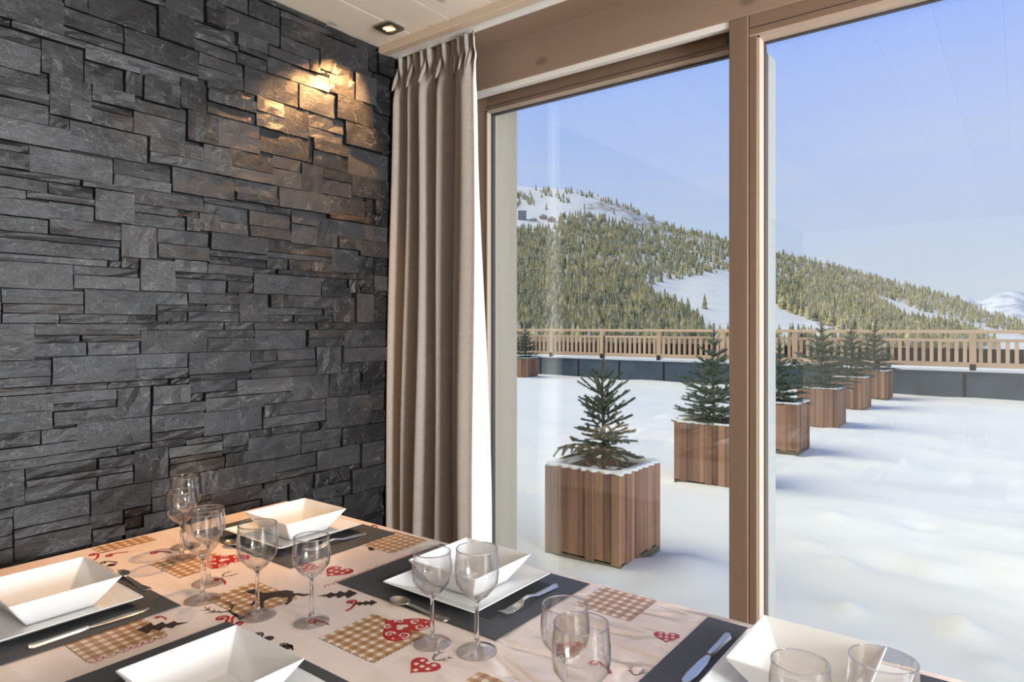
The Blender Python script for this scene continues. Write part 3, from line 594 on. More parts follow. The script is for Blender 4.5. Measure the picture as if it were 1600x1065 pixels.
def heart(n=40):
    out = []
    for k in range(n):
        t = 2 * PI * k / n
        out.append((16 * math.sin(t) ** 3 / 34, (13 * math.cos(t) - 5 * math.cos(2 * t) - 2 * math.cos(3 * t) - math.cos(4 * t) + 2) / 34))
    return list(reversed(out))
def spiral(turns=1.4, n=22, r=.5):
    return [((r * (1 - .85 * k / n)) * math.cos(2 * PI * turns * k / n), (r * (1 - .85 * k / n)) * math.sin(2 * PI * turns * k / n)) for k in range(n + 1)]
def disc(x, y, r, n=10): return [(x + r * math.cos(2 * PI * k / n), y + r * math.sin(2 * PI * k / n)) for k in range(n)]
CELL = .0215
PATCH = [(-1.395, -1.26, .465, .60), (-1.02, -.872, .757, .888), (-1.665, -1.516, .747, .885), (-1.358, -1.205, .722, .842),
         (-1.39, -1.255, 1.15, 1.28), (-1.900, -1.838, .71, .845), (-.71, -.562, .715, .846), (-.728, -.60, 1.165, 1.285), (.02, .16, .72, .86)]
for (a, b, c, d) in PATCH:
    g = prints('gingham_patch', [[(a, c), (b, c), (b, d), (a, d)]], 'gingham', 0, lambda p, a=a, c=c: ((p[0] - a) / CELL, (p[1] - c) / CELL))
    st = []
    for i in range(14):                                 # stitched edge
        t = a + (b - a) * i / 14; st.append([(t, c - .001), (t + (b - a) * .045, c - .001), (t + (b - a) * .045, c + .0006), (t, c + .0006)])
        t = c + (d - c) * i / 14; st.append([(b - .0006, t), (b + .001, t), (b + .001, t + (d - c) * .045), (b - .0006, t + (d - c) * .045)])
    s_ = prints('stitching', st, 'brown', .0001); s_.parent = g
def ornate(x, y, ang, s):
    g = prints('printed_heart', [place(heart(), x, y, ang, s)], 'red', .0002)
    st = [place(heart(24), x + 0, y + 0, ang, s * .24)]
    cu = []
    for sg in (-1, 1):
        for (cx, cy, r, a0) in ((.20, .27, .115, .6), (.30, .05, .09, 2.2), (.13, -.17, .08, 3.6)):
            sp_ = [(sg * (cx + p[0] * 2 * r * math.cos(a0) - p[1] * 2 * r * math.sin(a0)), cy + p[0] * 2 * r * math.sin(a0) + p[1] * 2 * r * math.cos(a0)) for p in spiral(1.3, 16, .5)]
            cu += stroke(place(sp_, x, y, ang, s), .045 * s, True)
        st.append(place(disc(sg * .38, .22, .025), x, y, ang, s)); st.append(place(disc(sg * .10, -.36, .02), x, y, ang, s))
    q = prints('scrollwork', st + cu, 'cream', .0004); q.parent = g
def checked(x, y, ang, s):
    g = prints('printed_heart', [place(heart(), x, y, ang, s)], 'red', .0002)
    st = []
    for i, j in ((-1, 0), (0, 0), (1, 0), (-1, 1), (1, 1), (0, -1), (0, 1)):
        cx, cy, h = i * .22, j * .24 + .02, .062
        st.append(place([(cx - h, cy - h), (cx + h, cy - h), (cx + h, cy + h), (cx - h, cy + h)], x, y, ang, s))
    q = prints('checks', st, 'cream', .0004); q.parent = g
ornate(-.935, .880, PI / 2 + PI, .112); ornate(-1.548, .870, PI / 2 + PI, .115); ornate(-.640, 1.0, -PI / 2, .07)
checked(-.797, .797, 0, .062); checked(-1.262, .985, 0.2, .075); checked(-.515, 1.145, .4, .05); checked(-1.335, .965, 2.2, .060)
def antlers(x, y, ang, s):
    br = []
    for sg in (-1, 1):
        main = [(0, 0), (sg * .18, .10), (sg * .32, .32), (sg * .36, .62), (sg * .30, .92)]
        br += stroke(place(main, x, y, ang, s), .07 * s)
        for (i, dx, dy) in ((1, .02, .26), (2, .24, .16), (3, .20, .22), (3, -.16, .20), (2, -.13, .22)):
            b0 = main[i]; br += stroke(place([b0, (b0[0] + sg * dx * .6, b0[1] + dy * .4), (b0[0] + sg * dx, b0[1] + dy)], x, y, ang, s), .05 * s)
    prints('printed_antlers', br, 'brown', .0003)
antlers(-.797, .826, -.15, .036); antlers(-1.447, .812, .1, .034); antlers(-1.26, .719, PI / 2, .062); antlers(-.50, .99, .3, .03)
prints('printed_trunk', stroke([(-1.205, .717), (-1.262, .720)], .012, True), 'brown', .0003)
DEER = [(-.50, .10), (-.56, .16), (-.50, .20), (-.42, .24), (-.36, .20), (-.28, .13), (-.16, .10), (0, .14), (.16, .17), (.28, .14), (.33, .06), (.42, .06), (.55, .02), (.60, .05),
        (.62, .0), (.54, -.04), (.40, 0), (.36, -.06), (.38, -.18), (.34, -.28), (.29, -.27), (.31, -.16), (.27, -.07), (.10, -.04), (-.04, -.08), (-.10, -.16), (-.06, -.28), (-.01, -.36), (-.06, -.39), (-.13, -.29), (-.20, -.12), (-.24, -.28), (-.30, -.28), (-.28, -.10), (-.33, .02), (-.40, .08)]
prints('printed_deer', [place([(a, b * 1.45) for a, b in DEER], -1.256, .818, .72, .118)], 'brown', .0003)
antlers(-1.302, .790, 1.1, .026)
def leaf(x, y, ang, s, lobes=3):
    up = [(0, -.5)]; dn = []
    for k in range(lobes):
        b = -.38 + .72 * k / lobes; w = .30 - .05 * k
        up += [(w * .45, b), (w, b + .13), (w * .35, b + .20)]; dn += [(-w * .45, b), (-w, b + .13), (-w * .35, b + .20)]
    prints('printed_leaf', [place(up + [(0, .55)] + list(reversed(dn)), x, y, ang, s)], 'brown', .0003)
leaf(-1.298, .606, -.55, .085); leaf(-1.152, .905, -.75 + PI, .080); leaf(-1.073, .910, 2.4, .050); leaf(-1.325, 1.143, 1.2, .034); leaf(-1.70, .868, .9, .040)
def curl(x, y, ang, s, m='red'):
    p = spiral(1.1, 18, .30); p = [(a + .1, b) for a, b in p]; tail = [(.9, -.55), (.78, -.28), (.6, -.08), (.48, 0)]
    q = stroke(place(tail + p[1:], x, y, ang, s), .12 * s, False); q.append(place(disc(p[-1][0], p[-1][1], .10), x, y, ang, s))
    prints('printed_curl', q, m, .0003)
for a in ((-1.845, .690, .3, .045), (-1.80, .712, 2.0, .040), (-1.345, .618, .8, .024), (-1.245, .692, 0, .050), (-1.19, .702, 3.3, .045), (-1.105, .897, -.3, .045), (-1.474, 1.277, .2, .03), (-1.44, .79, .5, .04), (-1.085, .789, .9, .035), (-.575, .98, .3, .04), (-1.735, .788, 1.2, .045)): curl(*a)
for a in ((-1.76, .682, 1.2, .034), (-1.125, .697, 0, .034), (-1.05, .699, .6, .03)): curl(*a, 'brown')
for bx__, by__ in ((-1.092, .700), (-1.727, .689), (-1.036, .702)): prints('printed_bud', [disc(bx__, by__, .010, 12)], 'brown', .0003)
def lace(x, ys, r, sg):
    q = []
    for y in ys:
        q += stroke([(x + sg * r * math.sin(PI * k / 10), y - r * math.cos(PI * k / 10)) for k in range(11)], .0016, False); q.append(disc(x + sg * r * .4, y, .0022, 8))
    prints('printed_lace', q, 'red', .0003)
lace(-1.258, [.477 + .0215 * k for k in range(6)], .0108, 1); lace(-1.205, [.924 + .0235 * k for k in range(13)], .0115, -1)

# ------------------------------------------------------------------ place settings
def placemat(x0, x1, y0, y1, label):
    t = empty('placemat', ((x0 + x1) / 2, (y0 + y1) / 2, TZ)); tag(t, label, 'placemat', 'placemats on the table')
    a, b = (x1 - x0) / 2, (y1 - y0) / 2
    box('border', (-a, a, -b, b, .0012, .0026), 'mat_border', t); i, j = a - .062, b - .058
    box('field', (-i, i, -j, j, .0024, .0031), 'mat_field', t)
    return t
SET = [('corner', -1.59, 1.100, -1.580, 1.090, 'at the corner setting by the curtain'),
       ('centre', -.980, 1.110, -.958, 1.100, 'at the setting before the sliding glass door'),
       ('post', -.260, 1.106, -.262, 1.093, 'at the setting before the wide window post'),
       ('wall', -1.585, .507, -1.540, .493, 'at the setting with the knife by the slate'),
       ('near', -.990, .525, -.960, .513, 'at the setting opposite the sliding glass door one')]
for k, mx_, my_, bx_, by_, ph in SET:
    placemat(mx_ - .225, mx_ + .225, my_ - .166, my_ + .166, 'dark grey woven placemat ' + ph)
def dish(name, rim, base, h, th, r, label, cat, loc):
    o = empty(name, loc); tag(o, label, cat)
    z1 = h - .0012; k = (rim - base) / h
    out = [ring_sq(base - .006, 0, r), ring_sq(base, .002, r), ring_sq(base + (rim - base) * .5, h * .5, r), ring_sq(rim - .0005, z1, r), ring_sq(rim - .0012, h, r)]
    ins = [ring_sq(rim - th + .0008, h, r), ring_sq(rim - th, z1, r), ring_sq(base + (rim - base) * .5 - th, h * .5 + th * .2, r), ring_sq(base - th * .6, th + .0015, r), ring_sq(base - th - .004, th, r)]
    v, f = loft(out + ins, True, True)
    me = bpy.data.meshes.new(name); me.from_pydata(v, [], f); me.update(); link('body', me, 'porcelain', o)
    return o
for k, mx_, my_, bx_, by_, ph in SET:
    dish('square_plate', .131, .092, .021, .0045, .005, 'white square plate under the bowl ' + ph, 'plate', (bx_, by_, TZ + .0032))
    dish('square_bowl', .0965, .058, .058, .0040, .004, 'deep white square bowl on the plate ' + ph, 'bowl', (bx_, by_ + .008, TZ + .0032 + .0047))
def strip(pts, th):
    """flat tapered bar from (y, halfwidth, z) stations along +y"""
    rings = []
    for (y, w, z) in pts: rings.append([(-w, y, z), (w, y, z), (w * .7, y, z + th), (-w * .7, y, z + th)])
    return loft(rings)
def handle(t, L, z):
    v, f = strip([(0, .004, z + .004), (.02, .0045, z + .0035), (.07, .0062, z), (L * .8, .0088, z), (L * .95, .0092, z + .001), (L, .004, z + .001)], .0022)
    return pyd('handle', v, f, 'steel', t, False)
def spoon(loc, rz, label, L=.15):
    t = empty('dessert_spoon', loc, rz); tag(t, label, 'spoon'); handle(t, L - .04, 0)
    v, f = [], []; n = 20; R_ = [1.0, .97, .75, .45, .15, .0]
    top = [(.0165 * r * math.cos(2 * PI * k / n), -.024 + .0255 * r * math.sin(2 * PI * k / n), .008 - .007 * (1 - r * r)) for r in R_[:-1] for k in range(n)]
    bot = [(p[0] * 1.03, p[1], p[2] - .0012) for p in top]
    rg = [bot[i * n:(i + 1) * n] for i in range(4, -1, -1)] + [top[i * n:(i + 1) * n] for i in range(5)]
    v, f = loft(rg); pyd('bowl', v, f, 'steel', t, True); return t
def fork(loc, rz, label, L=.18):
    t = empty('fork', loc, rz); tag(t, label, 'fork'); v, f = strip([(0, .0035, .010), (.02, .004, .011), (.05, .006, .004), (L * .6, .0085, .001), (L * .66, .0095, .001), (L * .69, .004, .003)], .0022)
    pyd('handle', v, f, 'steel', t)
    v, f = strip([(.002, .0038, .010), (-.012, .0105, .005), (-.026, .0115, .003)], .0018)
    for k in range(4):
        xk = -.0094 + k * .00627
        a, b = loft([[(xk - .0016, y, z), (xk + .0016, y, z), (xk + .0013, y, z + .0016), (xk - .0013, y, z + .0016)] for y, z in ((-.024, .003), (-.045, .0015), (-.062, .005), (-.068, .007))])
        o0 = len(v); v += a; f += [tuple(q + o0 for q in p) for p in b]
    pyd('tines', v, f, 'steel', t); return t
def knife(loc, rz, label):
    t = empty('table_knife', loc, rz); tag(t, label, 'knife')
    v, f = strip([(0, .0045, .001), (.012, .006, .0005), (.06, .0068, 0), (.090, .0085, 0), (.096, .005, .001)], .0045); pyd('handle', v, f, 'steel', t)
    v, f = strip([(-.001, .004, .0015), (-.03, .0085, .0012), (-.075, .0095, .001), (-.100, .007, .001), (-.110, .002, .001)], .0018); pyd('blade', v, f, 'steel', t); return t
CZ0 = TZ + .0032
spoon((-.985, .948, CZ0), -PI / 2, 'dessert spoon on the placemat before the sliding glass door')
spoon((-1.605, .938, CZ0), -PI / 2, 'dessert spoon on the placemat in the corner by the curtain')
spoon((-1.600, .668, CZ0), -PI / 2, 'dessert spoon behind the plate on the placemat with the knife beside the slate wall')
fork((-.806, 1.095, CZ0), 0, 'steel fork beside the plate before the sliding glass door')
fork((-1.425, 1.085, CZ0), 0, 'steel fork beside the plate in the corner by the curtain')
knife((-1.392, .515, CZ0), PI, 'steel table knife beside the plate by the slate wall')
knife((-.425, 1.118, CZ0), 0, 'steel table knife on the placemat in front of the wide window post')
def wine_mesh(H, rim, mx__, hb, foot):
    zb = H - hb; e = .0011
    bowl = [(.0030, zb - .012), (.0042, zb - .004), (.010, zb + .001), (.020, zb + .008), (.0300, zb + .020), (mx__ * .95, zb + hb * .34), (mx__, zb + hb * .52), (mx__ * .995, zb + hb * .70), (rim * 1.01, zb + hb * .88), (rim + .0001, H - .004), (rim, H - .0014), (rim - .0001, H - .0006), (rim - .0005, H - .0002),
            (rim - e + .0002, H - .0006), (rim - e, H - .0014), (rim - e + .0001, H - .004), (rim * 1.01 - e, zb + hb * .88), (mx__ * .995 - e, zb + hb * .70), (mx__ - e, zb + hb * .52), (mx__ * .95 - e, zb + hb * .34), (.0300 - e, zb + .0212), (.019, zb + .010), (.009, zb + .0042), (.0005, zb + .003)]
    ft = [(.0005, .0003), (foot - .003, .0003), (foot, .0010), (foot - .0005, .0021), (foot * .7, .0033), (.012, .0060), (.0065, .011), (.0045, .020), (.0038, .040), (.0035, zb - .020), (.0030, zb - .012)]
    return bowl, ft
bm_l, ft_l = wine_mesh(.182, .0365, .0390, .090, .036); bm_s, ft_s = wine_mesh(.166, .0335, .0360, .078, .034)
def wine(big, x, y, label):
    b, ft = (bm_l, ft_l) if big else (bm_s, ft_s)
    t = empty('wine_glass', (x, y, TZ + .0003)); tag(t, label, 'wine glass', 'wine glasses on the table')
    v, f = lathe(b[1:], 44); pyd('bowl', v, f, 'thin_crystal', t, True)
    v, f = lathe(ft[5:] + [(.0042, ft[-1][1] + .008), (.008, ft[-1][1] + .0125), (.0085, ft[-1][1] + .0145), (.0005, ft[-1][1] + .0150)], 36); pyd('stem', v, f, 'crystal', t, True)
    H, rm = (.182, .0365) if big else (.166, .0335)
    v, f = lathe([(rm - .0006 + .0010 * math.cos(2 * PI * k / 8), H - .0006 + .0010 * math.sin(2 * PI * k / 8)) for k in range(9)], 48); pyd('rim', v, f, 'crystal', t, True)
    v, f = lathe(ft[:6] + [(.0005, .0062)], 36); pyd('foot', v, f, 'thin_crystal', t, True)
    return t
for a in ((1, -1.718, .862, 'larger wine glass of the pair standing closest to the slate wall'), (0, -1.637, .812, 'smaller wine glass of the pair standing closest to the slate wall'),
          (0, -1.434, .770, 'smaller wine glass of the pair at the placemat corner beside the gingham patch'), (1, -1.356, .716, 'larger wine glass of the pair at the placemat corner beside the gingham patch'),
          (1, -1.195, .742, 'larger wine glass standing at the edge of the printed deer patch'), (0, -1.086, .789, 'smaller wine glass standing beside the printed deer patch'),
          (0, -.841, .868, 'smaller wine glass standing beside the ornate red heart print'), (1, -.757, .893, 'larger wine glass on the placemat corner beside the ornate red heart print'),
          (0, -.526, .819, 'smaller wine glass of the overlapping pair on the bare wrinkled cloth'), (1, -.457, .750, 'larger wine glass of the overlapping pair on the bare wrinkled cloth'),
          (0, -.2105, .851, 'smaller wine glass before the bowl in front of the window post'), (1, -.127, .884, 'larger wine glass before the bowl in front of the window post')): wine(*a)

# ------------------------------------------------------------------ snowy terrace
GZ = .12
def snow_h(x, y):
    h = noise.noise(Vector((x * .55, y * .8, 1.7))) * .035 + noise.noise(Vector((x * 1.7, y * 2.6, 4.1))) * .024 + noise.noise(Vector((x * 5.0, y * 7.0, 9.3))) * .006
    for (cx, cy, r, a) in BUMPS: h += a * math.exp(-((x - cx) ** 2 + (y - cy) ** 2) / (r * r))
    return GZ + h * min(1, max(0, (y - 2.2) / 1.0))
BUMPS = [(-.58, 3.13, .055, .045), (-.194, 3.18, .075, .065), (-.077, 2.905, .060, .030), (-.92, 3.92, .08, .03), (-1.30, 3.15, .22, .06), (-1.45, 2.80, .16, -.05), (.0, 4.2, .25, .03), (.6, 3.3, .25, -.02), (-.6, 3.6, .2, .02)]
rs = random.Random(8)
for k in range(110): BUMPS.append((rs.uniform(-5, 4), rs.uniform(2.6, 9), rs.uniform(.05, .14), rs.choice((-.03, -.04, .02, .03))))
xs = [-16 + .30 * k for k in range(36)] + [-5.2 + .075 * k for k in range(40)] + [-2.2 + .032 * k for k in range(100)] + [1.0 + .1 * k for k in range(39)] + [4.9 + .4 * k for k in range(16)]
ys = [2.145 + .032 * k for k in range(104)] + [5.473 + .12 * k for k in range(69)]
v = [(x, y, snow_h(x, y)) for y in ys for x in xs]; nxs = len(xs)
f = [(j * nxs + i, j * nxs + i + 1, (j + 1) * nxs + i + 1, (j + 1) * nxs + i) for j in range(len(ys) - 1) for i in range(nxs - 1)]
snow = struct(pyd('ground_snow', v, f, 'snow', None, True)); tag(snow, 'trampled white snow covering the terrace')
struct(box('ground_slab', (-16, 11, 2.14, 13.9, -1.2, -.02), 'slab'))

# parapet clad in dark sheet panels
PY = 13.62
wp = struct(box('wall_parapet', (-16, 10.5, PY + .012, PY + .24, -1.2, .545), 'black'))
pw = 1.09; x = -16.0
while x < 10.4:
    box('panel', (x + .024, x + pw - .024, PY - .004, PY + .02, .0, .535), 'slab', wp, .003); x += pw
box('coping', (-16, 10.5, PY - .03, PY + .26, .535, .560), 'slab', wp)
box('snow_cap', (-16, 10.5, PY - .034, PY + .26, .560, .578), 'snow_cap', wp, .008)
# larch railing
RY = PY + .05; SP = 1.424
rl = empty('terrace_railing', (-3, RY, .578)); tag(rl, 'honey-coloured larch railing with upright balusters along the parapet', 'railing')
def rb(name, b, m, bev=0., par=None):
    o = box(name, b, m, None, bev); p = par or rl
    o.parent = p; o.matrix_parent_inverse = (rl.matrix_basis).inverted(); return o
px0 = -9.17 - SP * 4
rb('top_rail', (px0, 8.6, RY - .055, RY + .055, 1.205, 1.262), 'rail', .006)
me_b = None; nb = 11
for k in range(13):
    xa = px0 + SP * k
    if xa > 8.7: break
    po = rb('post', (xa - .05, xa + .05, RY - .04, RY + .04, .60, 1.206), 'rail', .003)
    br = rb('bracket', (xa - .042, xa + .042, RY - .055, RY - .034, .575, .685), 'black')
    if xa + SP > 8.7: break
    rb('mid_rail', (xa + .05, xa + SP - .05, RY - .03, RY + .03, 1.065, 1.112), 'rail')
    rb('bottom_rail', (xa + .05, xa + SP - .05, RY - .03, RY + .03, .632, .715), 'rail')
    rb('backing_board', (xa + .05, xa + SP - .05, RY + .055, RY + .075, .66, .945), 'black')
    for i in range(nb):
        c = xa + .05 + (SP - .10) * (i + .5) / nb
        if me_b is None:
            o = rb('baluster', (c - .028, c + .028, RY - .022, RY + .022, .712, 1.068), 'rail'); me_b = o; cb = c
        else:
            o = me_b.copy(); COL.objects.link(o); o.parent = rl; o.matrix_parent_inverse = me_b.matrix_parent_inverse; o.location = me_b.location + Vector((c - cb, 0, 0))
# ------------------------------------------------------------------ planters
def planter(xr, yf, label, rng, S=.475, H=.49):
    t = empty('planter', (xr - S / 2, yf + S / 2, GZ - .03)); tag(t, label, 'planter', 'slatted planters along the terrace')
    h = S / 2; z0 = .035
    box('plinth', (-h + .01, h - .01, -h + .01, h - .01, 0, .045), 'plinth', t)
    boxes('liner', [(-h + .03, -h + .05, -h + .03, h - .03, .04, H - .01), (h - .05, h - .03, -h + .03, h - .03, .04, H - .01), (-h + .05, h - .05, -h + .03, -h + .05, .04, H - .01), (-h + .05, h - .05, h - .05, h - .03, .04, H - .01)], 'planter', t)
    nb_ = 9
    for side in range(4):
        for i in range(nb_):
            a = -h + .012 + (S - .024) * i / nb_; b = -h + .012 + (S - .024) * (i + 1) / nb_
            pr = rng.choice((0, .012, .020)) if i % 2 else rng.choice((.0, .004)); lo_, hi = h - .030, h - .010 + pr * .8
            top = H - rng.uniform(0, .006)
            bb = {0: (a, b, -hi, -lo_, z0, top), 1: (a, b, lo_, hi, z0, top), 2: (-hi, -lo_, a, b, z0, top), 3: (lo_, hi, a, b, z0, top)}[side]
            box('slat', bb, 'planter', t, .0025)
    box('soil', (-h + .04, h - .04, -h + .04, h - .04, H - .10, H - .055), 'soil', t)
    sv = []
    for k in range(9):
        cx, cy, r = rng.uniform(-.14, .14), rng.uniform(-.14, .14), rng.uniform(.02, .05); sv.append((cx - r, cx + r, cy - r * .7, cy + r * .7, H - .058, H - .048))
    boxes('snow_patches', sv, 'snow_cap', t, .004)
    # snow lying on the rim, its edge notched by the slats
    o_, i_ = [], []; n = 104
    for k in range(n):
        a = 2 * PI * (k + .5) / n; c_, s_ = math.cos(a), math.sin(a); q = (abs(c_) ** 24 + abs(s_) ** 24) ** (-1 / 24)
        ro = (h - .004 + (.008 if (k // 2) % 2 else -.010) + rng.uniform(-.004, .004)) * q; ri = (h - .050 - rng.uniform(0, .008)) * q
        o_.append((ro * c_, ro * s_)); i_.append((ri * c_, ri * s_))
    zt = H + .012
    rg = [[(p[0], p[1], H - .001) for p in o_], [(p[0], p[1], zt - .006) for p in o_], [(p[0] * .985, p[1] * .985, zt) for p in o_], [(p[0] * 1.01, p[1] * 1.01, zt - .002) for p in i_], [(p[0], p[1], H - .02) for p in i_]]
    v_, f_ = loft(rg, False, False); pyd('snow_rim', v_, f_, 'snow_cap', t, True)
    return t
PL = [(-1.565, 2.95, 'slatted wooden planter with the sparse little spruce, closest to the glass door'), (-1.68, 4.90, 'slatted wooden planter second from the glass door'),
      (-1.668, 6.67, 'slatted wooden planter third from the glass door'), (-1.69, 8.55, 'slatted wooden planter fourth from the glass door'),
      (-1.76, 10.75, 'slatted wooden planter fifth from the glass door'), (-1.72, 12.55, 'slatted wooden planter against the parapet at the end of the row'),
      (-9.15, 12.60, 'slatted wooden planter alone by the parapet, away from the row')]
for k, (xr, yf, lb) in enumerate(PL): planter(xr, yf, lb, random.Random(30 + k))
# ------------------------------------------------------------------ little spruces
def needles(path, rng, per, ln, v, f, thick=.0021):
    """needle triangles round a twig path"""
    for (p, q) in zip(path[:-1], path[1:]):
        d = q - p; L = d.length
        if L < 1e-5: continue
        d.normalize(); s = d.cross(Vector((0, 0, 1)))
        if s.length < .1: s = d.cross(Vector((1, 0, 0)))
        s.normalize(); u = s.cross(d)
        for k in range(max(1, int(L * per))):
            t = rng.random(); a = rng.uniform(0, 2 * PI)
            o = p + d * (L * t); r = s * math.cos(a) + u * math.sin(a)
            tip = o + (r * .8 + d * .75).normalized() * ln * rng.uniform(.75, 1.2)
            w = d.cross(r) * thick; i0 = len(v); v += [tuple(o - w), tuple(o + w), tuple(tip)]; f.append((i0, i0 + 1, i0 + 2))
        # the twig itself
        i0 = len(v)
        for o in (p, q):
            for a in range(3): v.append(tuple(o + (s * math.cos(a * 2.094) + u * math.sin(a * 2.094)) * .0022))
        for a in range(3): f.append((i0 + a, i0 + (a + 1) % 3, i0 + 3 + (a + 1) % 3, i0 + 3 + a))
def curve(p, az, el, L, sag, n=5):
    pts = [Vector(p)]; e = el
    for k in range(n):
        st = L / n; pts.append(pts[-1] + Vector((math.cos(az) * math.cos(e), math.sin(az) * math.cos(e), math.sin(e))) * st); e += sag / n
    return pts
def spruce(name, H, whorls, rng, per, ln, label, extra=()):
    t = empty(name); tag(t, label, 'spruce tree', 'young spruces in planters')
    tv = [[(.016 * (1 - .85 * k / 8) * math.cos(a * PI / 3) + .006 * math.sin(k), .016 * (1 - .85 * k / 8) * math.sin(a * PI / 3), H * k / 8 - .03 * (k == 0)) for a in range(6)] for k in range(9)]
    v, f = loft(tv); pyd('trunk', v, f, 'bark', t, True)
    v, f = [], []; needles([Vector((.006 * math.sin(8 * (z / H)), 0, z)) for z in [H * (.45 + .55 * k / 8) for k in range(9)]], rng, per * 1.6, ln, v, f); pyd('leader', v, f, 'needle', t)
    for (zf, nbr, L, el, sag, side) in whorls:
        a0 = rng.uniform(0, 6.28)
        for b in range(nbr):
            az = a0 + 2 * PI * b / nbr + rng.uniform(-.35, .35); z = H * (zf + rng.uniform(-.02, .02)); l = L * rng.uniform(.75, 1.15)
            v, f = [], []; path = curve((0, 0, z), az, el + rng.uniform(-.12, .12), l, sag); needles(path, rng, per, ln, v, f)
            for k in range(side):
                i = 1 + (k * 4) // max(1, side); sg = 1 if k % 2 else -1
                tw = curve(path[min(i, 4)], az + sg * rng.uniform(.6, 1.0), el + sag * .4 + rng.uniform(-.15, .15), l * rng.uniform(.30, .50), sag * .6, 3); needles(tw, rng, per, ln, v, f)
            pyd('branch', v, f, 'needle', t)
    for (zf, az, l, el, sag) in extra:
        v, f = [], []; path = curve((0, 0, H * zf), az, el, l, sag); needles(path, rng, per, ln, v, f)
        for k in range(7):
            tw = curve(path[2 + k % 3], az + (1 if k % 2 else -1) * .7, -.4, l * .32, -.9, 3); needles(tw, rng, per, ln, v, f)
        pyd('branch', v, f, 'needle', t)
    return t
SZ = GZ - .03 + .49 - .058
W1 = [(0.166, 8, 0.194, -0.05, -0.25, 6), (0.219, 7, 0.194, 0.08, -0.1, 5), (0.28, 7, 0.173, 0.2, 0.0, 4), (0.367, 5, 0.153, 0.25, 0.2, 3), (0.438, 7, 0.194, 0.35, 0.25, 3), (0.49, 5, 0.173, 0.4, 0.2, 2), (0.551, 6, 0.173, 0.5, 0.15, 1), (0.612, 5, 0.153, 0.6, 0.1, 0), (0.682, 4, 0.112, 0.75, 0.0, 0)]
t1_ = spruce('potted_spruce', .745, W1, random.Random(3), 2000, .0140, 'sparse young spruce with upswept branches in the planter closest to the glass door', [(.17, PI * .93 + .22, .30, .22, -.75)])
t1_.location = (PL[0][0] - .2375, PL[0][1] + .2375, SZ)
W2 = [(.10, 9, .30, -.05, .1, 5), (.18, 9, .31, .0, .15, 5), (.26, 9, .29, .05, .2, 5), (.34, 8, .27, .1, .2, 5), (.43, 8, .24, .18, .2, 4), (.52, 7, .20, .28, .2, 4), (.61, 6, .17, .35, .2, 3), (.70, 5, .13, .45, .1, 2), (.79, 4, .09, .55, .1, 1), (.88, 3, .05, .7, 0, 0)]
t2_ = spruce('potted_spruce', .86, W2, random.Random(9), 900, .024, 'bushy young spruce in the planter second from the glass door')
LB = ['bushy dark young spruce in the planter third from the glass door', 'bushy dark young spruce in the planter fourth from the glass door', 'bushy dark young spruce in the planter fifth from the glass door',
      'bushy dark young spruce in the planter against the parapet at the end of the row', 'bushy dark young spruce in the lone planter by the parapet, away from the row']
for k in range(1, 7):
    o = t2_ if k == 1 else copy_tree(t2_)
    o.location = (PL[k][0] - .2375, PL[k][1] + .2375, SZ); o.rotation_euler = (0, 0, k * 1.1)
    s = (1, .95, .80, 1.06, 1.0, 1.02, 1.0)[k]; o.scale = (s * (1.0 if k < 2 else 1.05), s * (1.0 if k < 2 else 1.05), s)
    if k > 1: o['label'] = LB[k - 2]
# ------------------------------------------------------------------ mountainside
def lerp(tab, u):
    if u <= tab[0][0]: return tab[0][1]
    for (a, p), (b, q) in zip(tab[:-1], tab[1:]):
        if u <= b: return p + (q - p) * (u - a) / (b - a)
    return tab[-1][1]
# ridge line as bearing (tangent) -> elevation (tangent), written in thousandths of the focal length
SKY = [(400, 262), (650, 274), (808, 290), (850, 294), (900, 297), (940, 307), (985, 323), (1010, 337), (1060, 357), (1100, 364), (1140, 376), (1210, 393), (1300, 414), (1394, 440), (1484, 463), (1540, 485), (1600, 504), (1700, 532), (1900, 556), (2300, 566)]
D0, D1, VB = 330., 1350., 577.
def ground(u, v):
    """world point of the hillside seen along bearing u, slope position v"""
    s = (VB - v) / (VB - lerp(SKY, u)); d = D0 * (D1 / D0) ** s
    r = (u - 800) / FPX * d
    return Vector((-d * SY + r * CY, d * CY + r * SY, EYE + (HOR - v) / FPX * d)), d
def inside(p, poly):
    x, y = p; c = False; j = len(poly) - 1
    for i in range(len(poly)):
        (a, b), (e, g) = poly[i], poly[j]
        if (b > y) != (g > y) and x < (e - a) * (y - b) / (g - b) + a: c = not c
        j = i
    return c
PISTE = [[(1003, 446), (1056, 437), (1104, 428), (1135, 425), (1160, 420), (1175, 455), (1211, 480), (1245, 492), (1307, 514), (1350, 540), (1100, 540), (1095, 511), (1078, 496), (1058, 483), (1019, 467)],
         [(1369, 461), (1395, 470), (1442, 487), (1498, 500), (1540, 510), (1600, 524), (1680, 545), (1560, 545), (1498, 512), (1440, 505), (1413, 501), (1394, 484)]]
FTOP = [(400, 352), (808, 352), (858, 346), (885, 337), (905, 334), (940, 340), (975, 352), (1000, 359), (1040, 356), (1100, 366), (1140, 377), (1141, 0), (2300, 0)]
SCRUB = [[(915, 325), (935, 312), (990, 318), (1030, 332), (985, 335)], [(970, 348), (980, 332), (1060, 355), (1130, 370), (1130, 385), (1040, 362)], [(1210, 388), (1300, 410), (1390, 436), (1500, 470), (1560, 496), (1600, 520), (1400, 470), (1330, 445), (1210, 410)]]
us = [420 + 9 * k for k in range(186)]; nr = 60
v, f, col = [], [], []
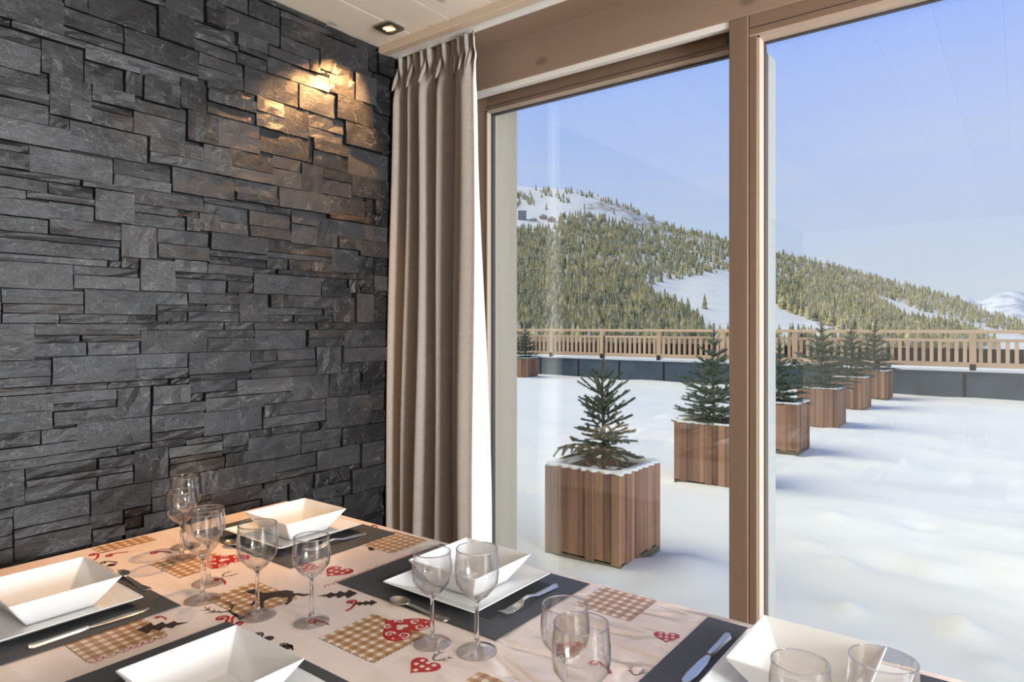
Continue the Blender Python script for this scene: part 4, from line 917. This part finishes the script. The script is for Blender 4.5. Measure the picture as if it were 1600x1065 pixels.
for j in range(-4, nr + 4):
    for u in us:
        vt = lerp(SKY, u)
        if 0 <= j <= nr:
            vv = VB + (vt - VB) * j / nr; p, d = ground(u, vv)
            p.z += d * .0022 * noise.noise(Vector((p.x * .012, p.y * .012, 3)))
            col.append(1. if any(inside((u, vv), q) for q in SCRUB) else .12)
        elif j < 0:
            p, d = ground(u, VB); q = (.75, .5, .25, .08)[-j - 1]; p = Vector((p.x * q, p.y * q, p.z - 6 - 4 * (-j))); col.append(0.)
        else:
            p, d = ground(u, vt); k = j - nr; p = Vector((p.x * (1 + .06 * k), p.y * (1 + .06 * k), p.z - 14 * k * k)); col.append(.2)
        v.append(tuple(p))
w = len(us); nrow = nr + 8
f = [(j * w + i, j * w + i + 1, (j + 1) * w + i + 1, (j + 1) * w + i) for j in range(nrow - 1) for i in range(w - 1)]
hill = struct(pyd('ground_hillside', v, f, 'hill', None, True)); tag(hill, 'snow-covered mountainside with pistes and scrub')
ca = hill.data.color_attributes.new('scrub', 'FLOAT_COLOR', 'POINT')
for i, c in enumerate(col): ca.data[i].color = (c, c, c, 1)
# far white peaks
PK = [(1250, 540), (1380, 505), (1450, 478), (1505, 463), (1530, 469), (1555, 461), (1577, 454), (1600, 457), (1650, 470), (1720, 482), (1800, 476), (1900, 500), (2100, 545)]
v, f = [], []; ups = [1250 + 6 * k for k in range(142)]
for j in range(15):
    for u in ups:
        q = j / 14.; d = 4200 + 2200 * q; vt = lerp(PK, u) + 3 * noise.noise(Vector((u * .06, 2, 0))); vv = 548 + (vt - 548) * q if vt < 548 else 548
        vv += 5 * math.sin(q * PI) * noise.noise(Vector((u * .05, q * 6, 7))); r = (u - 800) / FPX * d
        v.append((-d * SY + r * CY, d * CY + r * SY, EYE + (HOR - vv) / FPX * d))
w = len(ups); f = [(j * w + i, j * w + i + 1, (j + 1) * w + i + 1, (j + 1) * w + i) for j in range(14) for i in range(w - 1)]
pk = struct(pyd('ground_peaks', v, f, 'peak', None, True)); tag(pk, 'distant white mountain peaks beyond the ridge')
# conifers of the hillside
rf = random.Random(21); trees = []
def ok(u, vv):
    if vv < lerp(SKY, u) + 1: return False
    if any(inside((u, vv), q) for q in PISTE): return False
    if u < 1141 and vv < lerp(FTOP, u):
        ridge = vv - lerp(SKY, u)
        if u > 835 and ridge < 7 and rf.random() < .55: return True
        if u > 1005 and rf.random() < .30: return True
        if abs(vv - (300 + (u - 850) * .42)) < 4 and 848 < u < 890: return rf.random() < .6
        if u < 835 and 302 < vv < 325: return rf.random() < .5
        return rf.random() < .012
    return True
for k in range(28000):
    u = rf.uniform(700, 1720); vv = rf.uniform(285, 545)
    if not ok(u, vv): continue
    if 806 < u < 872 and 330 < vv < 358: continue
    if u < 1141 and vv > 400 and rf.random() < .35: continue
    if u > 1141 and vv > 470 and rf.random() < .25: continue
    p, d = ground(u, vv); trees.append((p, d, rf.uniform(9.5, 17.5) * (1.0 if d < 750 else .82), u))
for u, vv, h in ((1032, 468, 10), (1043, 466, 8), (1036, 482, 9), (1101, 482, 15), (1088, 494, 8), (1236, 488, 16), (1067, 488, 9)):
    p, d = ground(u, vv); trees.append((p, d, h, u))
def fir(rng):
    v, f = [], []
    for (zb, zt, r) in ((.04, .46, .24), (.27, .72, .185), (.52, 1.0, .125)):
        i0 = len(v); n = 7; a0 = rng.uniform(0, 1)
        for k in range(n): rr_ = r * rng.uniform(.72, 1.15); v.append((rr_ * math.cos(a0 + 2 * PI * k / n), rr_ * math.sin(a0 + 2 * PI * k / n), zb + rng.uniform(-.04, .04)))
        v.append((0, 0, zt))
        for k in range(n): f.append((i0 + k, i0 + (k + 1) % n, i0 + n))
    return v, f
FIRS = [fir(rf) for k in range(6)]
vis = [t for t in trees if 808 < t[3] < 1600]; vis.sort(key=lambda t: -t[2] / t[1])
big = set(id(t) for t in vis[:300]); FM = []
for v, f in FIRS:
    me = bpy.data.meshes.new('fir'); me.from_pydata(v, [], f); me.update(); me.materials.append(M['forest']); FM.append(me)
V, F = [], []
for i, t in enumerate(trees):
    p, d, h, u = t; a = rf.uniform(0, 6.28); wd = h * rf.uniform(.75, 1.05)
    if id(t) in big:
        o = link('hillside_spruce', FM[i % 6], None); o.location = (p.x, p.y, p.z - .5); o.rotation_euler = (0, 0, a); o.scale = (wd, wd, h)
        tag(o, 'snow-dusted spruce growing in the forest on the mountainside', 'tree', 'spruces on the mountainside'); continue
    c, s = math.cos(a) * wd, math.sin(a) * wd; v, f = FIRS[i % 6]; o0 = len(V)
    V += [(p.x + q[0] * c - q[1] * s, p.y + q[0] * s + q[1] * c, p.z - .5 + q[2] * h) for q in v]; F += [tuple(q + o0 for q in g) for g in f]
fo = pyd('spruce_forest', V, F, 'forest'); tag(fo, 'dense snow-dusted spruce forest covering the mountainside', 'forest', None, 'stuff')
# hamlet on the slope
def frame_at(u, vv):
    p, d = ground(u, vv); return p, d
def block(u, vv, w_, h_, dp, label, m, roof_m, kind):
    p, d = ground(u, vv); t = empty('apartment_block' if kind == 'b' else 'chalet', tuple(p), YAW); tag(t, label, 'building')
    box('wall', (-w_ / 2, w_ / 2, 0, dp, -4, h_), m, t)
    if kind == 'b':
        box('roof', (-w_ / 2 - .3, w_ / 2 + .3, -.3, dp + .3, h_, h_ + .7), 'snow_cap', t)
        for i in range(4):
            for j in range(4): box('window', (-w_ / 2 + w_ * (i + .25) / 4, -w_ / 2 + w_ * (i + .75) / 4, -.15, .05, h_ * (j + .25) / 4, h_ * (j + .75) / 4), 'dark_glass', t)
    else:
        e = 1.2; v_ = [(-w_ / 2 - e, -e, h_ - .8), (w_ / 2 + e, -e, h_ - .8), (w_ / 2 + e, dp + e, h_ - .8), (-w_ / 2 - e, dp + e, h_ - .8), (0, -e, h_ + w_ * .28), (0, dp + e, h_ + w_ * .28)]
        pyd('roof', v_, [(0, 4, 5, 3), (4, 1, 2, 5), (0, 1, 4), (2, 3, 5), (0, 3, 2, 1)], roof_m, t)
        for i in range(3): box('window', (-w_ / 2 + w_ * (i + .25) / 3, -w_ / 2 + w_ * (i + .6) / 3, -.12, .05, h_ * .35, h_ * .68), 'dark_glass', t)
block(816, 344, 13, 15, 12, 'grey tower block standing above the forest', 'block', None, 'b')
block(834, 346, 9, 5, 9, 'small pale-roofed chalet beside the grey tower block', 'chalet', 'snow_cap', 'c')
block(849, 343, 11, 6, 9, 'brown-roofed chalet in the middle of the hamlet', 'chalet', 'roofing', 'c')
block(862, 347, 12, 6, 9, 'wide brown chalet at the forest edge of the hamlet', 'chalet', 'roofing', 'c')
